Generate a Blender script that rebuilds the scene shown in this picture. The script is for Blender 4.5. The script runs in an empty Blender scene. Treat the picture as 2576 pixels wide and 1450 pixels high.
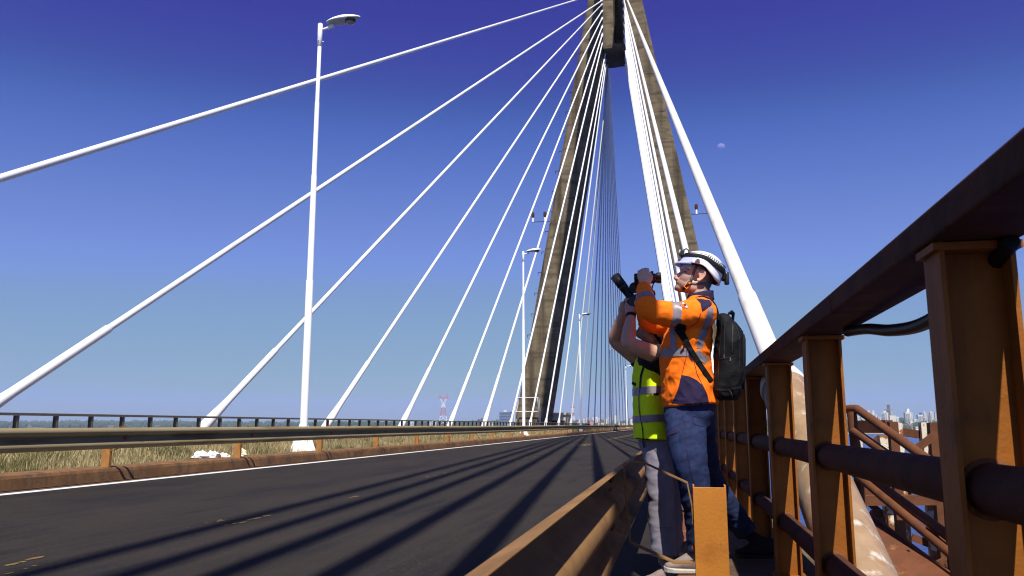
import bpy, bmesh, math, random
from mathutils import Vector, Matrix, noise

random.seed(7)
SC = bpy.context.scene
COL = SC.collection
R = math.radians

# ------------------------------------------------------------------ camera, sky, sun, exposure
CAMZ = 0.9                                   # eye height above the carriageway
F_PX, VPX, VPY = 815.0, 677.7, 424.9         # focal length and bridge vanishing point at 1024 px width
PITCH = math.atan((VPY - 288) / F_PX)
YAW = math.atan((VPX - 512) / F_PX * math.cos(PITCH))
FW = Vector((-math.sin(YAW) * math.cos(PITCH), math.cos(YAW) * math.cos(PITCH), math.sin(PITCH)))
RT = Vector((math.cos(YAW), math.sin(YAW), 0))
UP = RT.cross(FW)
CAM = Vector((0, 0, CAMZ))

cd = bpy.data.cameras.new('camera')
cd.sensor_width = 36.0
cd.lens = 36.0 * F_PX / 1024
cd.clip_start, cd.clip_end = 0.05, 60000
cd.dof.use_dof = True
cd.dof.focus_distance = 7.5
cd.dof.aperture_fstop = 13.0
cam = bpy.data.objects.new('camera', cd)
COL.objects.link(cam)
cam.location = CAM
cam.rotation_euler = (math.pi / 2 + PITCH, 0, YAW)
SC.camera = cam

SUN_DIR = Vector((0.15, -0.62, 1.0)).normalized()       # towards the sun
SUN_EL = math.asin(SUN_DIR.z)
SUN_AZ = math.atan2(SUN_DIR.x, SUN_DIR.y)
world = bpy.data.worlds.new('World')
SC.world = world
world.use_nodes = True
wn, wl = world.node_tree.nodes, world.node_tree.links
wn.clear()
sky = wn.new('ShaderNodeTexSky')
sky.sky_type = 'NISHITA'
sky.sun_disc = False
sky.sun_elevation = SUN_EL
sky.sun_rotation = SUN_AZ
sky.altitude = 0
sky.air_density = 1.0
sky.dust_density = 0.35
sky.ozone_density = 3.0
def wmath(op, a, v):
    k = wn.new('ShaderNodeVectorMath')
    k.operation = op
    wl.new(a, k.inputs[0])
    k.inputs[1 if op == 'MULTIPLY' else 3].default_value = v
    return k.outputs[0]


# the photograph's deep blue grade of a clear sky: the sky texture through one colour curve per channel
grade = wn.new('ShaderNodeRGBCurve')
CG = {0: [(0, 0), (.095, .037), (.115, .048), (.134, .073), (.197, .143), (.34, .20), (.512, .245), (1, .42)],
      1: [(0, 0), (.110, .022), (.156, .040), (.184, .066), (.214, .122), (.304, .221), (.45, .31), (.59, .355), (1, .50)],
      2: [(0, 0), (.22, .20), (.301, .295), (.344, .345), (.388, .455), (.496, .580), (.55, .622), (.594, .545), (1, .62)]}
for ch, pts_ in CG.items():
    cv = grade.mapping.curves[ch]
    for i_, p_ in enumerate(pts_):
        if i_ == 0:
            cv.points[0].location = p_
        elif i_ == len(pts_) - 1:
            cv.points[-1].location = p_
        else:
            cv.points.new(*p_)
grade.mapping.use_clip = False
grade.mapping.update()
bg = wn.new('ShaderNodeBackground')
bg.inputs['Strength'].default_value = 0.1
wo = wn.new('ShaderNodeOutputWorld')
wl.new(wmath('MULTIPLY', sky.outputs[0], (.09, .09, .09)), grade.inputs['Color'])
wl.new(wmath('MULTIPLY', grade.outputs[0], (7.85, 7.75, 7.85)), bg.inputs[0])
wl.new(bg.outputs[0], wo.inputs[0])

sl = bpy.data.lights.new('sun', 'SUN')
sl.energy = 5.0
sl.angle = R(0.53)
sl.color = (1.0, 0.955, 0.88)
sun = bpy.data.objects.new('sun', sl)
COL.objects.link(sun)
sun.rotation_euler = SUN_DIR.to_track_quat('Z', 'Y').to_euler()

SC.cycles.filter_width = 1.15
vs = SC.view_settings
vs.view_transform = 'Standard'
vs.look = 'None'
vs.exposure = 0.55
vs.gamma = 1.0
vs.use_curve_mapping = False


def at(vx, vy, Y):
    """point seen at (vx, vy) of the 2576 px wide photograph, at distance Y along the bridge"""
    d = FW + RT * ((vx * .3975 - 512) / F_PX) - UP * ((vy * .3975 - 288) / F_PX)
    return CAM + d * (Y / d.y)


# ------------------------------------------------------------------ materials
def mat(name, col, rough=0.6, metal=0.0, var=0.0, scale=3.0, dark=None, mask=(0.45, 0.6), bump=0.0, bscale=40.0,
        stretch=(1, 1, 1), detail=6, spec=0.22, dark2=None, scale2=None, mask2=(0.5, 0.65), coat=0.0, sheen=0.0, coords='Object', sss=0.0):
    """principled material: colour + a second colour in noise patches + optional third + fine relief"""
    m = bpy.data.materials.new(name)
    m.use_nodes = True
    n, l = m.node_tree.nodes, m.node_tree.links
    b = n['Principled BSDF']
    b.inputs['Base Color'].default_value = (*col, 1)
    b.inputs['Roughness'].default_value = rough
    b.inputs['Metallic'].default_value = metal
    b.inputs['Specular IOR Level'].default_value = spec
    if coat:
        b.inputs['Coat Weight'].default_value = coat
    if sheen:
        b.inputs['Sheen Weight'].default_value = sheen
    if sss:
        b.inputs['Subsurface Weight'].default_value = sss
        b.inputs['Subsurface Radius'].default_value = (0.012, 0.004, 0.002)
        b.inputs['Subsurface Scale'].default_value = 1.0
    if var or dark or bump:
        tc = n.new('ShaderNodeTexCoord')
        mp = n.new('ShaderNodeMapping')
        mp.inputs['Scale'].default_value = stretch
        l.new(tc.outputs[coords], mp.inputs[0])

        def noise_(sc, det=detail):
            t = n.new('ShaderNodeTexNoise')
            t.inputs['Scale'].default_value = sc
            t.inputs['Detail'].default_value = det
            t.inputs['Roughness'].default_value = 0.62
            l.new(mp.outputs[0], t.inputs['Vector'])
            return t

        def ramp(src, lo, hi):
            r = n.new('ShaderNodeMapRange')
            r.inputs['From Min'].default_value, r.inputs['From Max'].default_value = lo, hi
            l.new(src, r.inputs['Value'])
            return r.outputs[0]

        def mix(f, a, c):
            x = n.new('ShaderNodeMix')
            x.data_type = 'RGBA'
            l.new(f, x.inputs[0])
            if hasattr(a, 'links'):
                l.new(a, x.inputs[6])
            else:
                x.inputs[6].default_value = (*a, 1)
            if hasattr(c, 'links'):
                l.new(c, x.inputs[7])
            else:
                x.inputs[7].default_value = (*c, 1)
            return x.outputs[2]
        out = None
        t1 = noise_(scale)
        if var:
            f = ramp(t1.outputs[0], 0.3, 0.7)
            out = mix(f, tuple(c * (1 - var) for c in col), tuple(min(1, c * (1 + var)) for c in col))
        if dark:
            f = ramp(noise_(scale * 1.7).outputs[0], *mask)
            out = mix(f, out if out is not None else col, dark)
        if dark2:
            f = ramp(noise_(scale2 or scale * 3).outputs[0], *mask2)
            out = mix(f, out if out is not None else col, dark2)
        if out is not None:
            l.new(out, b.inputs['Base Color'])
        if bump:
            bp = n.new('ShaderNodeBump')
            bp.inputs['Strength'].default_value = bump
            bp.inputs['Distance'].default_value = 0.01
            l.new(noise_(bscale, 8).outputs[0], bp.inputs['Height'])
            l.new(bp.outputs[0], b.inputs['Normal'])
    return m


M = {}
M['asphalt'] = mat('asphalt', (0.0250, 0.0205, 0.0170), 0.9, var=0.22, scale=0.9, spec=0.12, dark=(0.0155, 0.0138, 0.0135), mask=(0.48, 0.62), bump=0.35, bscale=160, dark2=(0.030, 0.0225, 0.0175), scale2=9, mask2=(0.58, 0.75), stretch=(1, 0.25, 1))
M['white_line'] = mat('white_line', (0.6, 0.58, 0.54), 0.7, var=0.06, scale=2, dark=(0.30, 0.26, 0.22), mask=(0.62, 0.72))
M['yellow_line'] = mat('yellow_line', (0.15, 0.105, 0.03), 0.8, var=0.15, scale=9)
M['kerb'] = mat('kerb', (0.17, 0.085, 0.036), 0.95, var=0.3, scale=3, dark=(0.10, 0.06, 0.035), mask=(0.5, 0.7), bump=0.6, bscale=25, dark2=(0.22, 0.14, 0.08), scale2=14, mask2=(0.6, 0.72))
M['soil'] = mat('soil', (0.17, 0.11, 0.06), 0.95, var=0.3, scale=2.5, bump=0.8, bscale=18)
M['grit'] = mat('grit', (0.085, 0.05, 0.03), 0.95, var=0.35, scale=8, dark=(0.17, 0.12, 0.08), mask=(0.62, 0.72), bump=1.0, bscale=90)
M['rail_green'] = mat('rail_green', (0.225, 0.178, 0.10), 0.85, spec=0.06, var=0.12, scale=2, dark=(0.24, 0.13, 0.05), mask=(0.6, 0.75), bump=0.1, bscale=30, stretch=(1, 0.35, 1))
M['post_rust'] = mat('post_rust', (0.32, 0.15, 0.045), 0.7, var=0.2, scale=5, dark=(0.24, 0.10, 0.03), mask=(0.55, 0.7), bump=0.25, bscale=50)
M['rail_grey'] = mat('rail_grey', (0.14, 0.128, 0.105), 0.55, var=0.12, scale=3, dark=(0.13, 0.10, 0.07), mask=(0.55, 0.7))
M['ochre'] = mat('ochre', (0.255, 0.083, 0.009), 0.62, var=0.18, scale=4, dark=(0.20, 0.066, 0.010), mask=(0.52, 0.70), bump=0.22, bscale=70, dark2=(0.16, 0.055, 0.012), scale2=26, mask2=(0.66, 0.74))  # railing posts: darkened to carry the shade on most of their faces
M['beam_brown'] = mat('beam_brown', (0.215, 0.118, 0.046), 0.75, spec=0.12, var=0.18, scale=3, dark=(0.16, 0.078, 0.028), mask=(0.5, 0.72), bump=0.2, bscale=60, dark2=(0.16, 0.08, 0.03), scale2=18, mask2=(0.66, 0.76))
M['oxide'] = mat('oxide', (0.075, 0.03, 0.016), 0.8, spec=0.1, var=0.22, scale=4, dark=(0.045, 0.02, 0.012), mask=(0.5, 0.68), bump=0.3, bscale=60)
M['rust_pipe'] = mat('rust_pipe', (0.125, 0.045, 0.017), 0.72, var=0.25, scale=8, dark=(0.11, 0.045, 0.02), mask=(0.5, 0.68), bump=0.4, bscale=90, dark2=(0.42, 0.33, 0.25), scale2=45, mask2=(0.70, 0.74))
M['peel'] = mat('peel', (0.62, 0.55, 0.42), 0.7, var=0.1, scale=4, dark=(0.30, 0.11, 0.03), mask=(0.50, 0.54), bump=0.3, bscale=30, dark2=(0.17, 0.07, 0.025), scale2=5, mask2=(0.54, 0.58))
M['rust_plate'] = mat('rust_plate', (0.135, 0.048, 0.02), 0.8, var=0.3, scale=4, dark=(0.10, 0.045, 0.02), mask=(0.5, 0.7), bump=0.5, bscale=70, dark2=(0.27, 0.14, 0.06), scale2=6, mask2=(0.58, 0.72))
M['stay'] = mat('stay', (0.7, 0.7, 0.685), 0.38, var=0.03, scale=1.5, dark=(0.66, 0.62, 0.54), mask=(0.68, 0.80))
M['stay_near'] = mat('stay_near', (0.7, 0.675, 0.61), 0.40, var=0.05, scale=3, dark=(0.62, 0.55, 0.42), mask=(0.62, 0.78), bump=0.12, bscale=14, dark2=(0.16, 0.12, 0.08), scale2=22, mask2=(0.735, 0.75))
M['anchor_tube'] = mat('anchor_tube', (0.27, 0.175, 0.095), 0.45, var=0.25, scale=6, dark=(0.50, 0.45, 0.37), mask=(0.56, 0.70), bump=0.35, bscale=30, dark2=(0.27, 0.15, 0.07), scale2=11, mask2=(0.55, 0.7), spec=0.6, stretch=(1, 1, 0.5))
M['lamp_white'] = mat('lamp_white', (0.80, 0.80, 0.78), 0.4, var=0.03, scale=2, dark=(0.62, 0.58, 0.5), mask=(0.66, 0.8))
M['lamp_grey'] = mat('lamp_grey', (0.38, 0.41, 0.40), 0.45, var=0.05)
M['glass'] = mat('lamp_glass', (0.30, 0.28, 0.22), 0.1)
M['black'] = mat('black_plastic', (0.012, 0.012, 0.013), 0.45)
M['red_reflector'] = mat('red_reflector', (0.35, 0.03, 0.015), 0.3)
M['concrete'] = mat('tower_concrete', (0.15, 0.116, 0.068), 0.92, var=0.22, scale=0.35, dark=(0.085, 0.064, 0.039), mask=(0.50, 0.68), bump=0.3, bscale=2.5, stretch=(1, 1, 2.2), dark2=(0.20, 0.165, 0.105), scale2=1.1, mask2=(0.56, 0.72))
M['hut'] = mat('hut', (0.62, 0.60, 0.54), 0.8, var=0.05, scale=1)
M['litter'] = mat('litter', (0.78, 0.78, 0.78), 0.6, var=0.05)
M['litter_cream'] = mat('litter_cream', (0.66, 0.58, 0.38), 0.7, var=0.08)


def overlay(name, col, scale, stretch, lo, hi, amount=1.0, kind='noise', warp=0.0):
    """one more layer of pigment over a material: rust runs, water stains, speckle"""
    m = M[name]
    n, l = m.node_tree.nodes, m.node_tree.links
    b = n['Principled BSDF']
    tc = n.new('ShaderNodeTexCoord')
    mp = n.new('ShaderNodeMapping')
    mp.inputs['Scale'].default_value = stretch
    l.new(tc.outputs['Object'], mp.inputs[0])
    if kind == 'noise':
        t = n.new('ShaderNodeTexNoise')
        t.inputs['Detail'].default_value = 5
        src = t.outputs[0]
    elif kind == 'wave':
        t = n.new('ShaderNodeTexWave')
        t.bands_direction = 'Z'
        t.inputs['Distortion'].default_value = warp
        t.inputs['Detail'].default_value = 2
        src = t.outputs['Fac']
    elif kind == 'wavex':
        t = n.new('ShaderNodeTexWave')
        t.bands_direction = 'X'
        t.inputs['Distortion'].default_value = warp
        src = t.outputs['Fac']
    elif kind == 'cell':
        t = n.new('ShaderNodeTexVoronoi')
        src = t.outputs['Color']
    else:
        t = n.new('ShaderNodeTexVoronoi')
        t.feature = 'DISTANCE_TO_EDGE'
        src = t.outputs['Distance']
    t.inputs['Scale'].default_value = scale
    l.new(mp.outputs[0], t.inputs['Vector'])
    r = n.new('ShaderNodeMapRange')
    r.inputs['From Min'].default_value, r.inputs['From Max'].default_value = lo, hi
    r.inputs['To Max'].default_value = amount
    l.new(src, r.inputs['Value'])
    x = n.new('ShaderNodeMix')
    x.data_type = 'RGBA'
    l.new(r.outputs[0], x.inputs[0])
    k = b.inputs['Base Color']
    if k.links:
        l.new(k.links[0].from_socket, x.inputs[6])
    else:
        x.inputs[6].default_value = k.default_value
    x.inputs[7].default_value = (*col, 1)
    l.new(x.outputs[2], k)


M['ochre_lit'] = mat('ochre_lit', (0.40, 0.150, 0.020), 0.62, var=0.12, scale=4, dark=(0.30, 0.105, 0.016), mask=(0.52, 0.72), bump=0.2, bscale=70, dark2=(0.14, 0.05, 0.012), scale2=30, mask2=(0.66, 0.72))  # brighter copy of ochre for the sunlit barrier posts
overlay('asphalt', (0.030, 0.024, 0.019), 1.0, (1.45, .06, 1), .55, .95, .40, 'wavex', 2.0)      # wheel tracks
overlay('asphalt', (0.050, 0.042, 0.036), 60, (1, 1, 1), .82, .92, .6, 'cell')                  # pale stones
overlay('asphalt', (0.006, 0.006, 0.006), 55, (1, 1, 1), .16, .08, .6, 'cell')                  # open pores
overlay('asphalt', (0.012, 0.011, 0.012), 1.1, (1, .35, 1), .62, .72, .55)                      # oil stains
overlay('concrete', (0.040, 0.029, 0.017), 1.0, (.9, .9, .05), .50, .66, .8)
overlay('concrete', (0.035, 0.026, 0.016), .5, (1, 1, 2.6), .52, .70, .7)                   # water stains
overlay('concrete', (0.060, 0.046, 0.028), .10, (1, 1, 1), .965, .995, .6, 'wave', .4)          # pour joints
overlay('ochre', (0.10, 0.032, 0.008), 9, (1, 1, .10), .50, .66, .75)                           # rust runs
overlay('ochre', (0.055, 0.02, 0.008), 5, (1, 1, .7), .62, .72, .7)
overlay('oxide', (0.05, 0.02, 0.012), 7, (1, .3, 1), .52, .68, .8)
overlay('oxide', (0.13, 0.055, 0.022), 22, (1, .5, 1), .66, .72, .7)
overlay('beam_brown', (0.10, 0.05, 0.022), 4, (1, .35, 3), .54, .68, .7)
overlay('rail_green', (0.12, 0.075, 0.035), 3, (1, .25, 3), .56, .70, .7)
overlay('stay', (0.50, 0.47, 0.41), 1.5, (2.5, .25, .5), .58, .72, .55)
overlay('stay_near', (0.46, 0.39, 0.29), 3.0, (3, .6, .6), .58, .72, .5)
overlay('kerb', (0.07, 0.05, 0.035), 5, (1, 1, .3), .52, .66, .7)
overlay('post_rust', (0.15, 0.05, 0.015), 8, (1, 1, .2), .54, .66, .7)

# ------------------------------------------------------------------ mesh building
def link(o, parent=None):
    COL.objects.link(o)
    if parent is not None:
        o.parent = parent
    return o


class MB:
    def __init__(s):
        s.v, s.f, s.sm = [], [], []

    def add(s, vs_, fs, smooth=False):
        k = len(s.v)
        s.v += [tuple(p) for p in vs_]
        s.f += [tuple(i + k for i in q) for q in fs]
        s.sm += [smooth] * len(fs)
        return s

    def box(s, a, b, rot=None, org=None):
        x0, y0, z0 = a
        x1, y1, z1 = b
        vs_ = [Vector(p) for p in ((x0, y0, z0), (x1, y0, z0), (x1, y1, z0), (x0, y1, z0), (x0, y0, z1), (x1, y0, z1), (x1, y1, z1), (x0, y1, z1))]
        if rot is not None:
            o = Vector(org) if org is not None else Vector((0, 0, 0))
            vs_ = [rot @ (p - o) + o for p in vs_]
        return s.add(vs_, [(0, 3, 2, 1), (4, 5, 6, 7), (0, 1, 5, 4), (1, 2, 6, 5), (2, 3, 7, 6), (3, 0, 4, 7)])

    def obox(s, c, ax, ay, az):
        """box from centre and three half-axis vectors"""
        c, ax, ay, az = Vector(c), Vector(ax), Vector(ay), Vector(az)
        vs_ = [c + ax * i + ay * j + az * k for k in (-1, 1) for (i, j) in ((-1, -1), (1, -1), (1, 1), (-1, 1))]
        return s.add(vs_, [(0, 3, 2, 1), (4, 5, 6, 7), (0, 1, 5, 4), (1, 2, 6, 5), (2, 3, 7, 6), (3, 0, 4, 7)])

    def bar(s, p, q, w, h, up=(0, 0, 1)):
        p, q = Vector(p), Vector(q)
        d = (q - p)
        u = Vector(up)
        sd = d.cross(u).normalized()
        u = sd.cross(d).normalized()
        return s.obox((p + q) / 2, d / 2, sd * (w / 2), u * (h / 2))

    def tube(s, pts, rad, n=12, cap=True, smooth=True, ref=None, share=False):
        """swept circle/ellipse; rad: number, list, or list of (ra, rb)"""
        pts = [Vector(p) for p in pts]
        N = len(pts)
        if not isinstance(rad, (list, tuple)):
            rad = [rad] * N
        tang = []
        for i in range(N):
            a, b = pts[max(0, i - 1)], pts[min(N - 1, i + 1)]
            tang.append((b - a).normalized())
        u = Vector(ref) if ref is not None else (Vector((0, 0, 1)) if abs(tang[0].z) < 0.9 else Vector((1, 0, 0)))
        u = (u - tang[0] * u.dot(tang[0])).normalized()
        vs_, fs = [], []
        for i in range(N):
            if ref is not None:
                u = Vector(ref)
            u = (u - tang[i] * u.dot(tang[i])).normalized()
            w = tang[i].cross(u)
            r = rad[i]
            ra, rb = r if isinstance(r, (list, tuple)) else (r, r)
            for k in range(n):
                t = 2 * math.pi * k / n
                vs_.append(pts[i] + u * (math.cos(t) * ra) + w * (math.sin(t) * rb))
        for i in range(N - 1):
            for k in range(n):
                a, b = i * n + k, i * n + (k + 1) % n
                fs.append((a, b, b + n, a + n))
        s.add(vs_, fs, smooth)
        if cap and share:
            k = len(s.v) - len(vs_)
            s.f += [tuple(k + i for i in reversed(range(n))), tuple(k + (N - 1) * n + i for i in range(n))]
            s.sm += [False, False]
        elif cap:                                # own vertices, so that the end does not shade the side
            s.add(vs_[:n], [tuple(reversed(range(n)))])
            s.add(vs_[-n:], [tuple(range(n))])
        return s

    def prism(s, prof, p, q, axu, axv, smooth=False, closed=True, cap=True):
        """profile points (a, b) along axu, axv swept from p to q"""
        p, q, axu, axv = Vector(p), Vector(q), Vector(axu), Vector(axv)
        n = len(prof)
        vs_ = [p + axu * a + axv * b for a, b in prof] + [q + axu * a + axv * b for a, b in prof]
        fs = []
        for i in range(n if closed else n - 1):
            j = (i + 1) % n
            fs.append((i, j, j + n, i + n))
        s.add(vs_, fs, smooth)
        if closed and cap:
            k = len(s.v) - len(vs_)
            s.f += [tuple(k + i for i in reversed(range(n))), tuple(k + n + i for i in range(n))]
            s.sm += [False, False]
        return s

    def ball(s, c, r, n=10, m=7, smooth=True):
        c = Vector(c)
        r = r if isinstance(r, (list, tuple)) else (r, r, r)
        vs_, fs = [], []
        for i in range(m + 1):
            th = math.pi * i / m
            for k in range(n):
                ph = 2 * math.pi * k / n
                vs_.append(c + Vector((r[0] * math.sin(th) * math.cos(ph), r[1] * math.sin(th) * math.sin(ph), r[2] * math.cos(th))))
        for i in range(m):
            for k in range(n):
                a, b = i * n + k, i * n + (k + 1) % n
                fs.append((a, a + n, b + n, b))
        return s.add(vs_, fs, smooth)

    def mesh(s, name, fix=True):
        me = bpy.data.meshes.new(name)
        me.from_pydata(s.v, [], s.f)
        me.polygons.foreach_set('use_smooth', s.sm)
        if fix:
            bm = bmesh.new()
            bm.from_mesh(me)
            bmesh.ops.recalc_face_normals(bm, faces=bm.faces)
            bm.to_mesh(me)
            bm.free()
        me.update()
        return me

    def build(s, name, m, parent=None, fix=True, bevel=0.0, segs=2):
        me = s.mesh(name, fix)
        if m is not None:
            me.materials.append(M[m] if isinstance(m, str) else m)
        o = bpy.data.objects.new(name, me)
        if bevel:
            b = o.modifiers.new('bevel', 'BEVEL')
            b.width, b.segments, b.limit_method = bevel, segs, 'ANGLE'
        return link(o, parent)


def tag(o, label, cat, group=None):
    o['label'], o['category'] = label, cat
    if group:
        o['group'] = group
    return o


def thing(name, label, cat, loc=(0, 0, 0), group=None):
    o = bpy.data.objects.new(name, None)
    o.empty_display_size = 0.2
    o.location = loc
    link(o)
    return tag(o, label, cat, group)


def struct(o, kind='structure'):
    o['kind'] = kind
    return o


def reuse(name, me, loc, parent=None, rot=None, scale=None):
    o = bpy.data.objects.new(name, me)
    o.location = loc
    if rot is not None:
        o.rotation_euler = rot
    if scale is not None:
        o.scale = scale
    return link(o, parent)


ORD = ['first', 'second', 'third', 'fourth', 'fifth', 'sixth', 'seventh', 'eighth', 'ninth', 'tenth', 'eleventh', 'twelfth', 'thirteenth', 'fourteenth', 'fifteenth', 'sixteenth', 'seventeenth', 'eighteenth', 'nineteenth', 'twentieth', 'twenty-first', 'twenty-second']

# ------------------------------------------------------------------ bridge deck
Y0, Y1 = -30.0, 330.0
XK, XR = -9.12, -0.03            # carriageway edges
m = MB()
m.add([(XK - .1, Y0, 0), (XR + .02, Y0, 0), (XR + .02, Y1, 0), (XK - .1, Y1, 0)], [(0, 1, 2, 3)])
struct(m.build('road', 'asphalt'))
m = MB()
m.box((-13.9, Y0, -1.6), (1.0, Y1, -0.05))
struct(m.build('bridge_deck', 'concrete'))

# edge line: slightly uneven outline
m = MB()
ys = [Y0 + i * 0.7 for i in range(int((Y1 - Y0) / 0.7))]
vs_, fs = [], []
for i, y in enumerate(ys):
    vs_ += [(-8.775 + .012 * noise.noise((0, y * 1.3, 0)), y, .004), (-8.575 + .014 * noise.noise((5, y * 1.7, 0)), y, .004)]
    if i:
        fs.append((2 * i - 2, 2 * i - 1, 2 * i + 1, 2 * i))
m.add(vs_, fs)
struct(m.build('lane_edge_line', 'white_line'))
# worn double yellow centre line: flakes near, strokes far
for side, xc_ in ((0, -4.30), (1, -4.06)):
    m = MB()
    rnd = random.Random(3 + side)
    y = 3.0
    while y < 30:
        dens = (.16 if 4.2 < y < 8.5 else .0) + .7 * noise.noise((xc_ * 3, y * .9, 1.7))
        if rnd.random() < dens:
            cx, rr = xc_ + rnd.uniform(-.05, .05), rnd.uniform(.008, .04)
            k = rnd.randint(5, 8)
            pts = [(cx + rr * rnd.uniform(.5, 1.2) * math.cos(2 * math.pi * j / k), y + 2.6 * rr * rnd.uniform(.5, 1.2) * math.sin(2 * math.pi * j / k), .004) for j in range(k)]
            m.add(pts, [tuple(range(k))])
        y += rnd.uniform(.02, .12)
    for a, b in ((36, 40), (52, 92), (100, 320)):
        m.add([(xc_ - .05, a, .004), (xc_ + .05, a, .004), (xc_ + .05, b, .004), (xc_ - .05, b, .004)], [(0, 1, 2, 3)])
    struct(m.build('centre_line', 'yellow_line'))

# left kerb: precast stones with open joints
kerb = bpy.data.objects.new('kerb', None)
link(kerb)
struct(kerb)
prof = [(XK, -.04), (XK - .035, .15), (XK - .055, .195), (XK - .10, .215), (XK - .46, .22), (XK - .46, -.04)]
L = 4.14
PY = [12.12 + L * i for i in range(-9, 74)]      # guardrail post positions
for i, y in enumerate(PY[:48]):
    a, b = y + .62 - L, y + .62
    m = MB()
    n = 7
    for j in range(n):
        pass
    vs_, fs = [], []
    kp = len(prof)
    for j in range(n + 1):
        yy = a + .012 + (b - a - .024) * j / n
        e = .03 if j in (0, n) else 0.0
        for (px, pz) in prof:
            w = .010 * noise.noise((px * 4, yy * 1.9, pz * 9))
            vs_.append((px + w - (e * .4 if px > XK - .2 else 0), yy, pz + w * .8 - (e * .25 if pz > .1 else 0)))
    for j in range(n):
        for k in range(kp):
            k2 = (k + 1) % kp
            fs.append((j * kp + k, j * kp + k2, (j + 1) * kp + k2, (j + 1) * kp + k))
    fs += [tuple(range(kp)), tuple(n * kp + k for k in range(kp))]
    m.add(vs_, fs)
    m.build('kerbstone', 'kerb', kerb)
m = MB()
m.prism([(XK - .02, -.03), (XK - .02, .17), (XK - .44, .18), (XK - .44, -.03)], (0, PY[47] + .62, 0), (0, Y1, 0), (1, 0, 0), (0, 0, 1))
struct(m.build('far_kerb', 'kerb', kerb), 'stuff')
# gutter grime strip
m = MB()
m.add([(XK - .02, Y0, .003), (XK + .30, Y0, .003), (XK + .30, Y1, .003), (XK - .02, Y1, .003)], [(0, 1, 2, 3)])
struct(m.build('gutter_dirt', 'grit'))

# soil strip behind the kerb
def soil_z(x, y):
    return .12 + .24 * min(1, max(0, (XK - .6 - x) / 1.6)) + .05 * noise.noise((x * 2, y * .8, 0))


m = MB()
vs_, fs = [], []
nx, ny = 7, 130
for j in range(ny + 1):
    y = Y0 + (Y1 - Y0) * (j / ny) ** 1.6
    for i in range(nx + 1):
        x = XK - .46 - 3.6 * i / nx
        vs_.append((x, y, soil_z(x, y)))
for j in range(ny):
    for i in range(nx):
        a = j * (nx + 1) + i
        fs.append((a, a + 1, a + nx + 2, a + nx + 1))
m.add(vs_, fs, True)
struct(m.build('soil_strip', 'soil'))

# dry grass
gm = bpy.data.materials.new('dry_grass')
gm.use_nodes = True
n_, l_ = gm.node_tree.nodes, gm.node_tree.links
pb = n_['Principled BSDF']
pb.inputs['Roughness'].default_value = .7
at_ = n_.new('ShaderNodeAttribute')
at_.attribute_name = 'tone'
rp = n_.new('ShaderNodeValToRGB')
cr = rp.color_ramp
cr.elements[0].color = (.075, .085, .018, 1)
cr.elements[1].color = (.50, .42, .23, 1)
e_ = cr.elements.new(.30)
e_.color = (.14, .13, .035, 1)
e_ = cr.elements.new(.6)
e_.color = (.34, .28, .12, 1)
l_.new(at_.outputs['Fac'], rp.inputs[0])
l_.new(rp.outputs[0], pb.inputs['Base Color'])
tr_ = n_.new('ShaderNodeBsdfTranslucent')
l_.new(rp.outputs[0], tr_.inputs[0])
mx_ = n_.new('ShaderNodeMixShader')
mx_.inputs[0].default_value = .25
l_.new(pb.outputs[0], mx_.inputs[1])
l_.new(tr_.outputs[0], mx_.inputs[2])
l_.new(mx_.outputs[0], n_['Material Output'].inputs[0])
rnd = random.Random(11)
vs_, fs, tone = [], [], []


def blade(x, y, z, h, lean, az, w, tn):
    dx, dy = math.cos(az), math.sin(az)
    k = len(vs_)
    sx, sy = -dy * w, dx * w
    mx2, my2, mz = x + dx * lean * .4, y + dy * lean * .4, z + h * .6
    vs_.extend([(x - sx, y - sy, z), (x + sx, y + sy, z), (mx2 + sx * .7, my2 + sy * .7, mz), (mx2 - sx * .7, my2 - sy * .7, mz), (x + dx * lean, y + dy * lean, z + h)])
    fs.extend([(k, k + 1, k + 2, k + 3), (k + 3, k + 2, k + 4)])
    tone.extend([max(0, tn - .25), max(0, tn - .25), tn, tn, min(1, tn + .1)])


NC = 9000
for c in range(NC):
    y = 7.0 * math.exp(rnd.random() ** .85 * math.log(210 / 7.0))
    x = XK - .50 - rnd.random() ** 1.7 * 2.6
    big = noise.noise((x * .8, y * .45, 3))
    if XK - .8 < x and big < -.25 and rnd.random() < .8:
        continue
    if 16.2 < y < 18.6 and x > -9.9:
        continue
    h = (.13 + .20 * rnd.random() + .20 * big) * (1.0 if x < XK - .75 else .75)
    green = noise.noise((x * 1.3, y * .6, 9)) > .22
    nb = rnd.randint(8, 16) if y < 60 else rnd.randint(4, 7)
    wd = .0035 if y < 40 else .008
    for b in range(nb):
        az = rnd.uniform(0, 2 * math.pi)
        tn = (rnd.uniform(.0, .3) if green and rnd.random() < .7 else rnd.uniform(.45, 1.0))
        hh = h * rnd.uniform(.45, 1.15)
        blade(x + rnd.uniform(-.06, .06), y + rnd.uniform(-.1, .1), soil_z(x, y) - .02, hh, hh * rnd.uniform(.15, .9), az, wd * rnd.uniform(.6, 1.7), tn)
m = MB()
m.add(vs_, fs)
g = m.build('dry_grass', gm, fix=False)
a_ = g.data.attributes.new('tone', 'FLOAT', 'POINT')
a_.data.foreach_set('value', tone)
struct(g, 'stuff')
g['label'], g['category'] = 'dry yellow grass growing behind the left kerb', 'grass'

# ------------------------------------------------------------------ left guardrail
XB = -8.96                                        # beam face
WT = .862                                         # beam top


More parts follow.
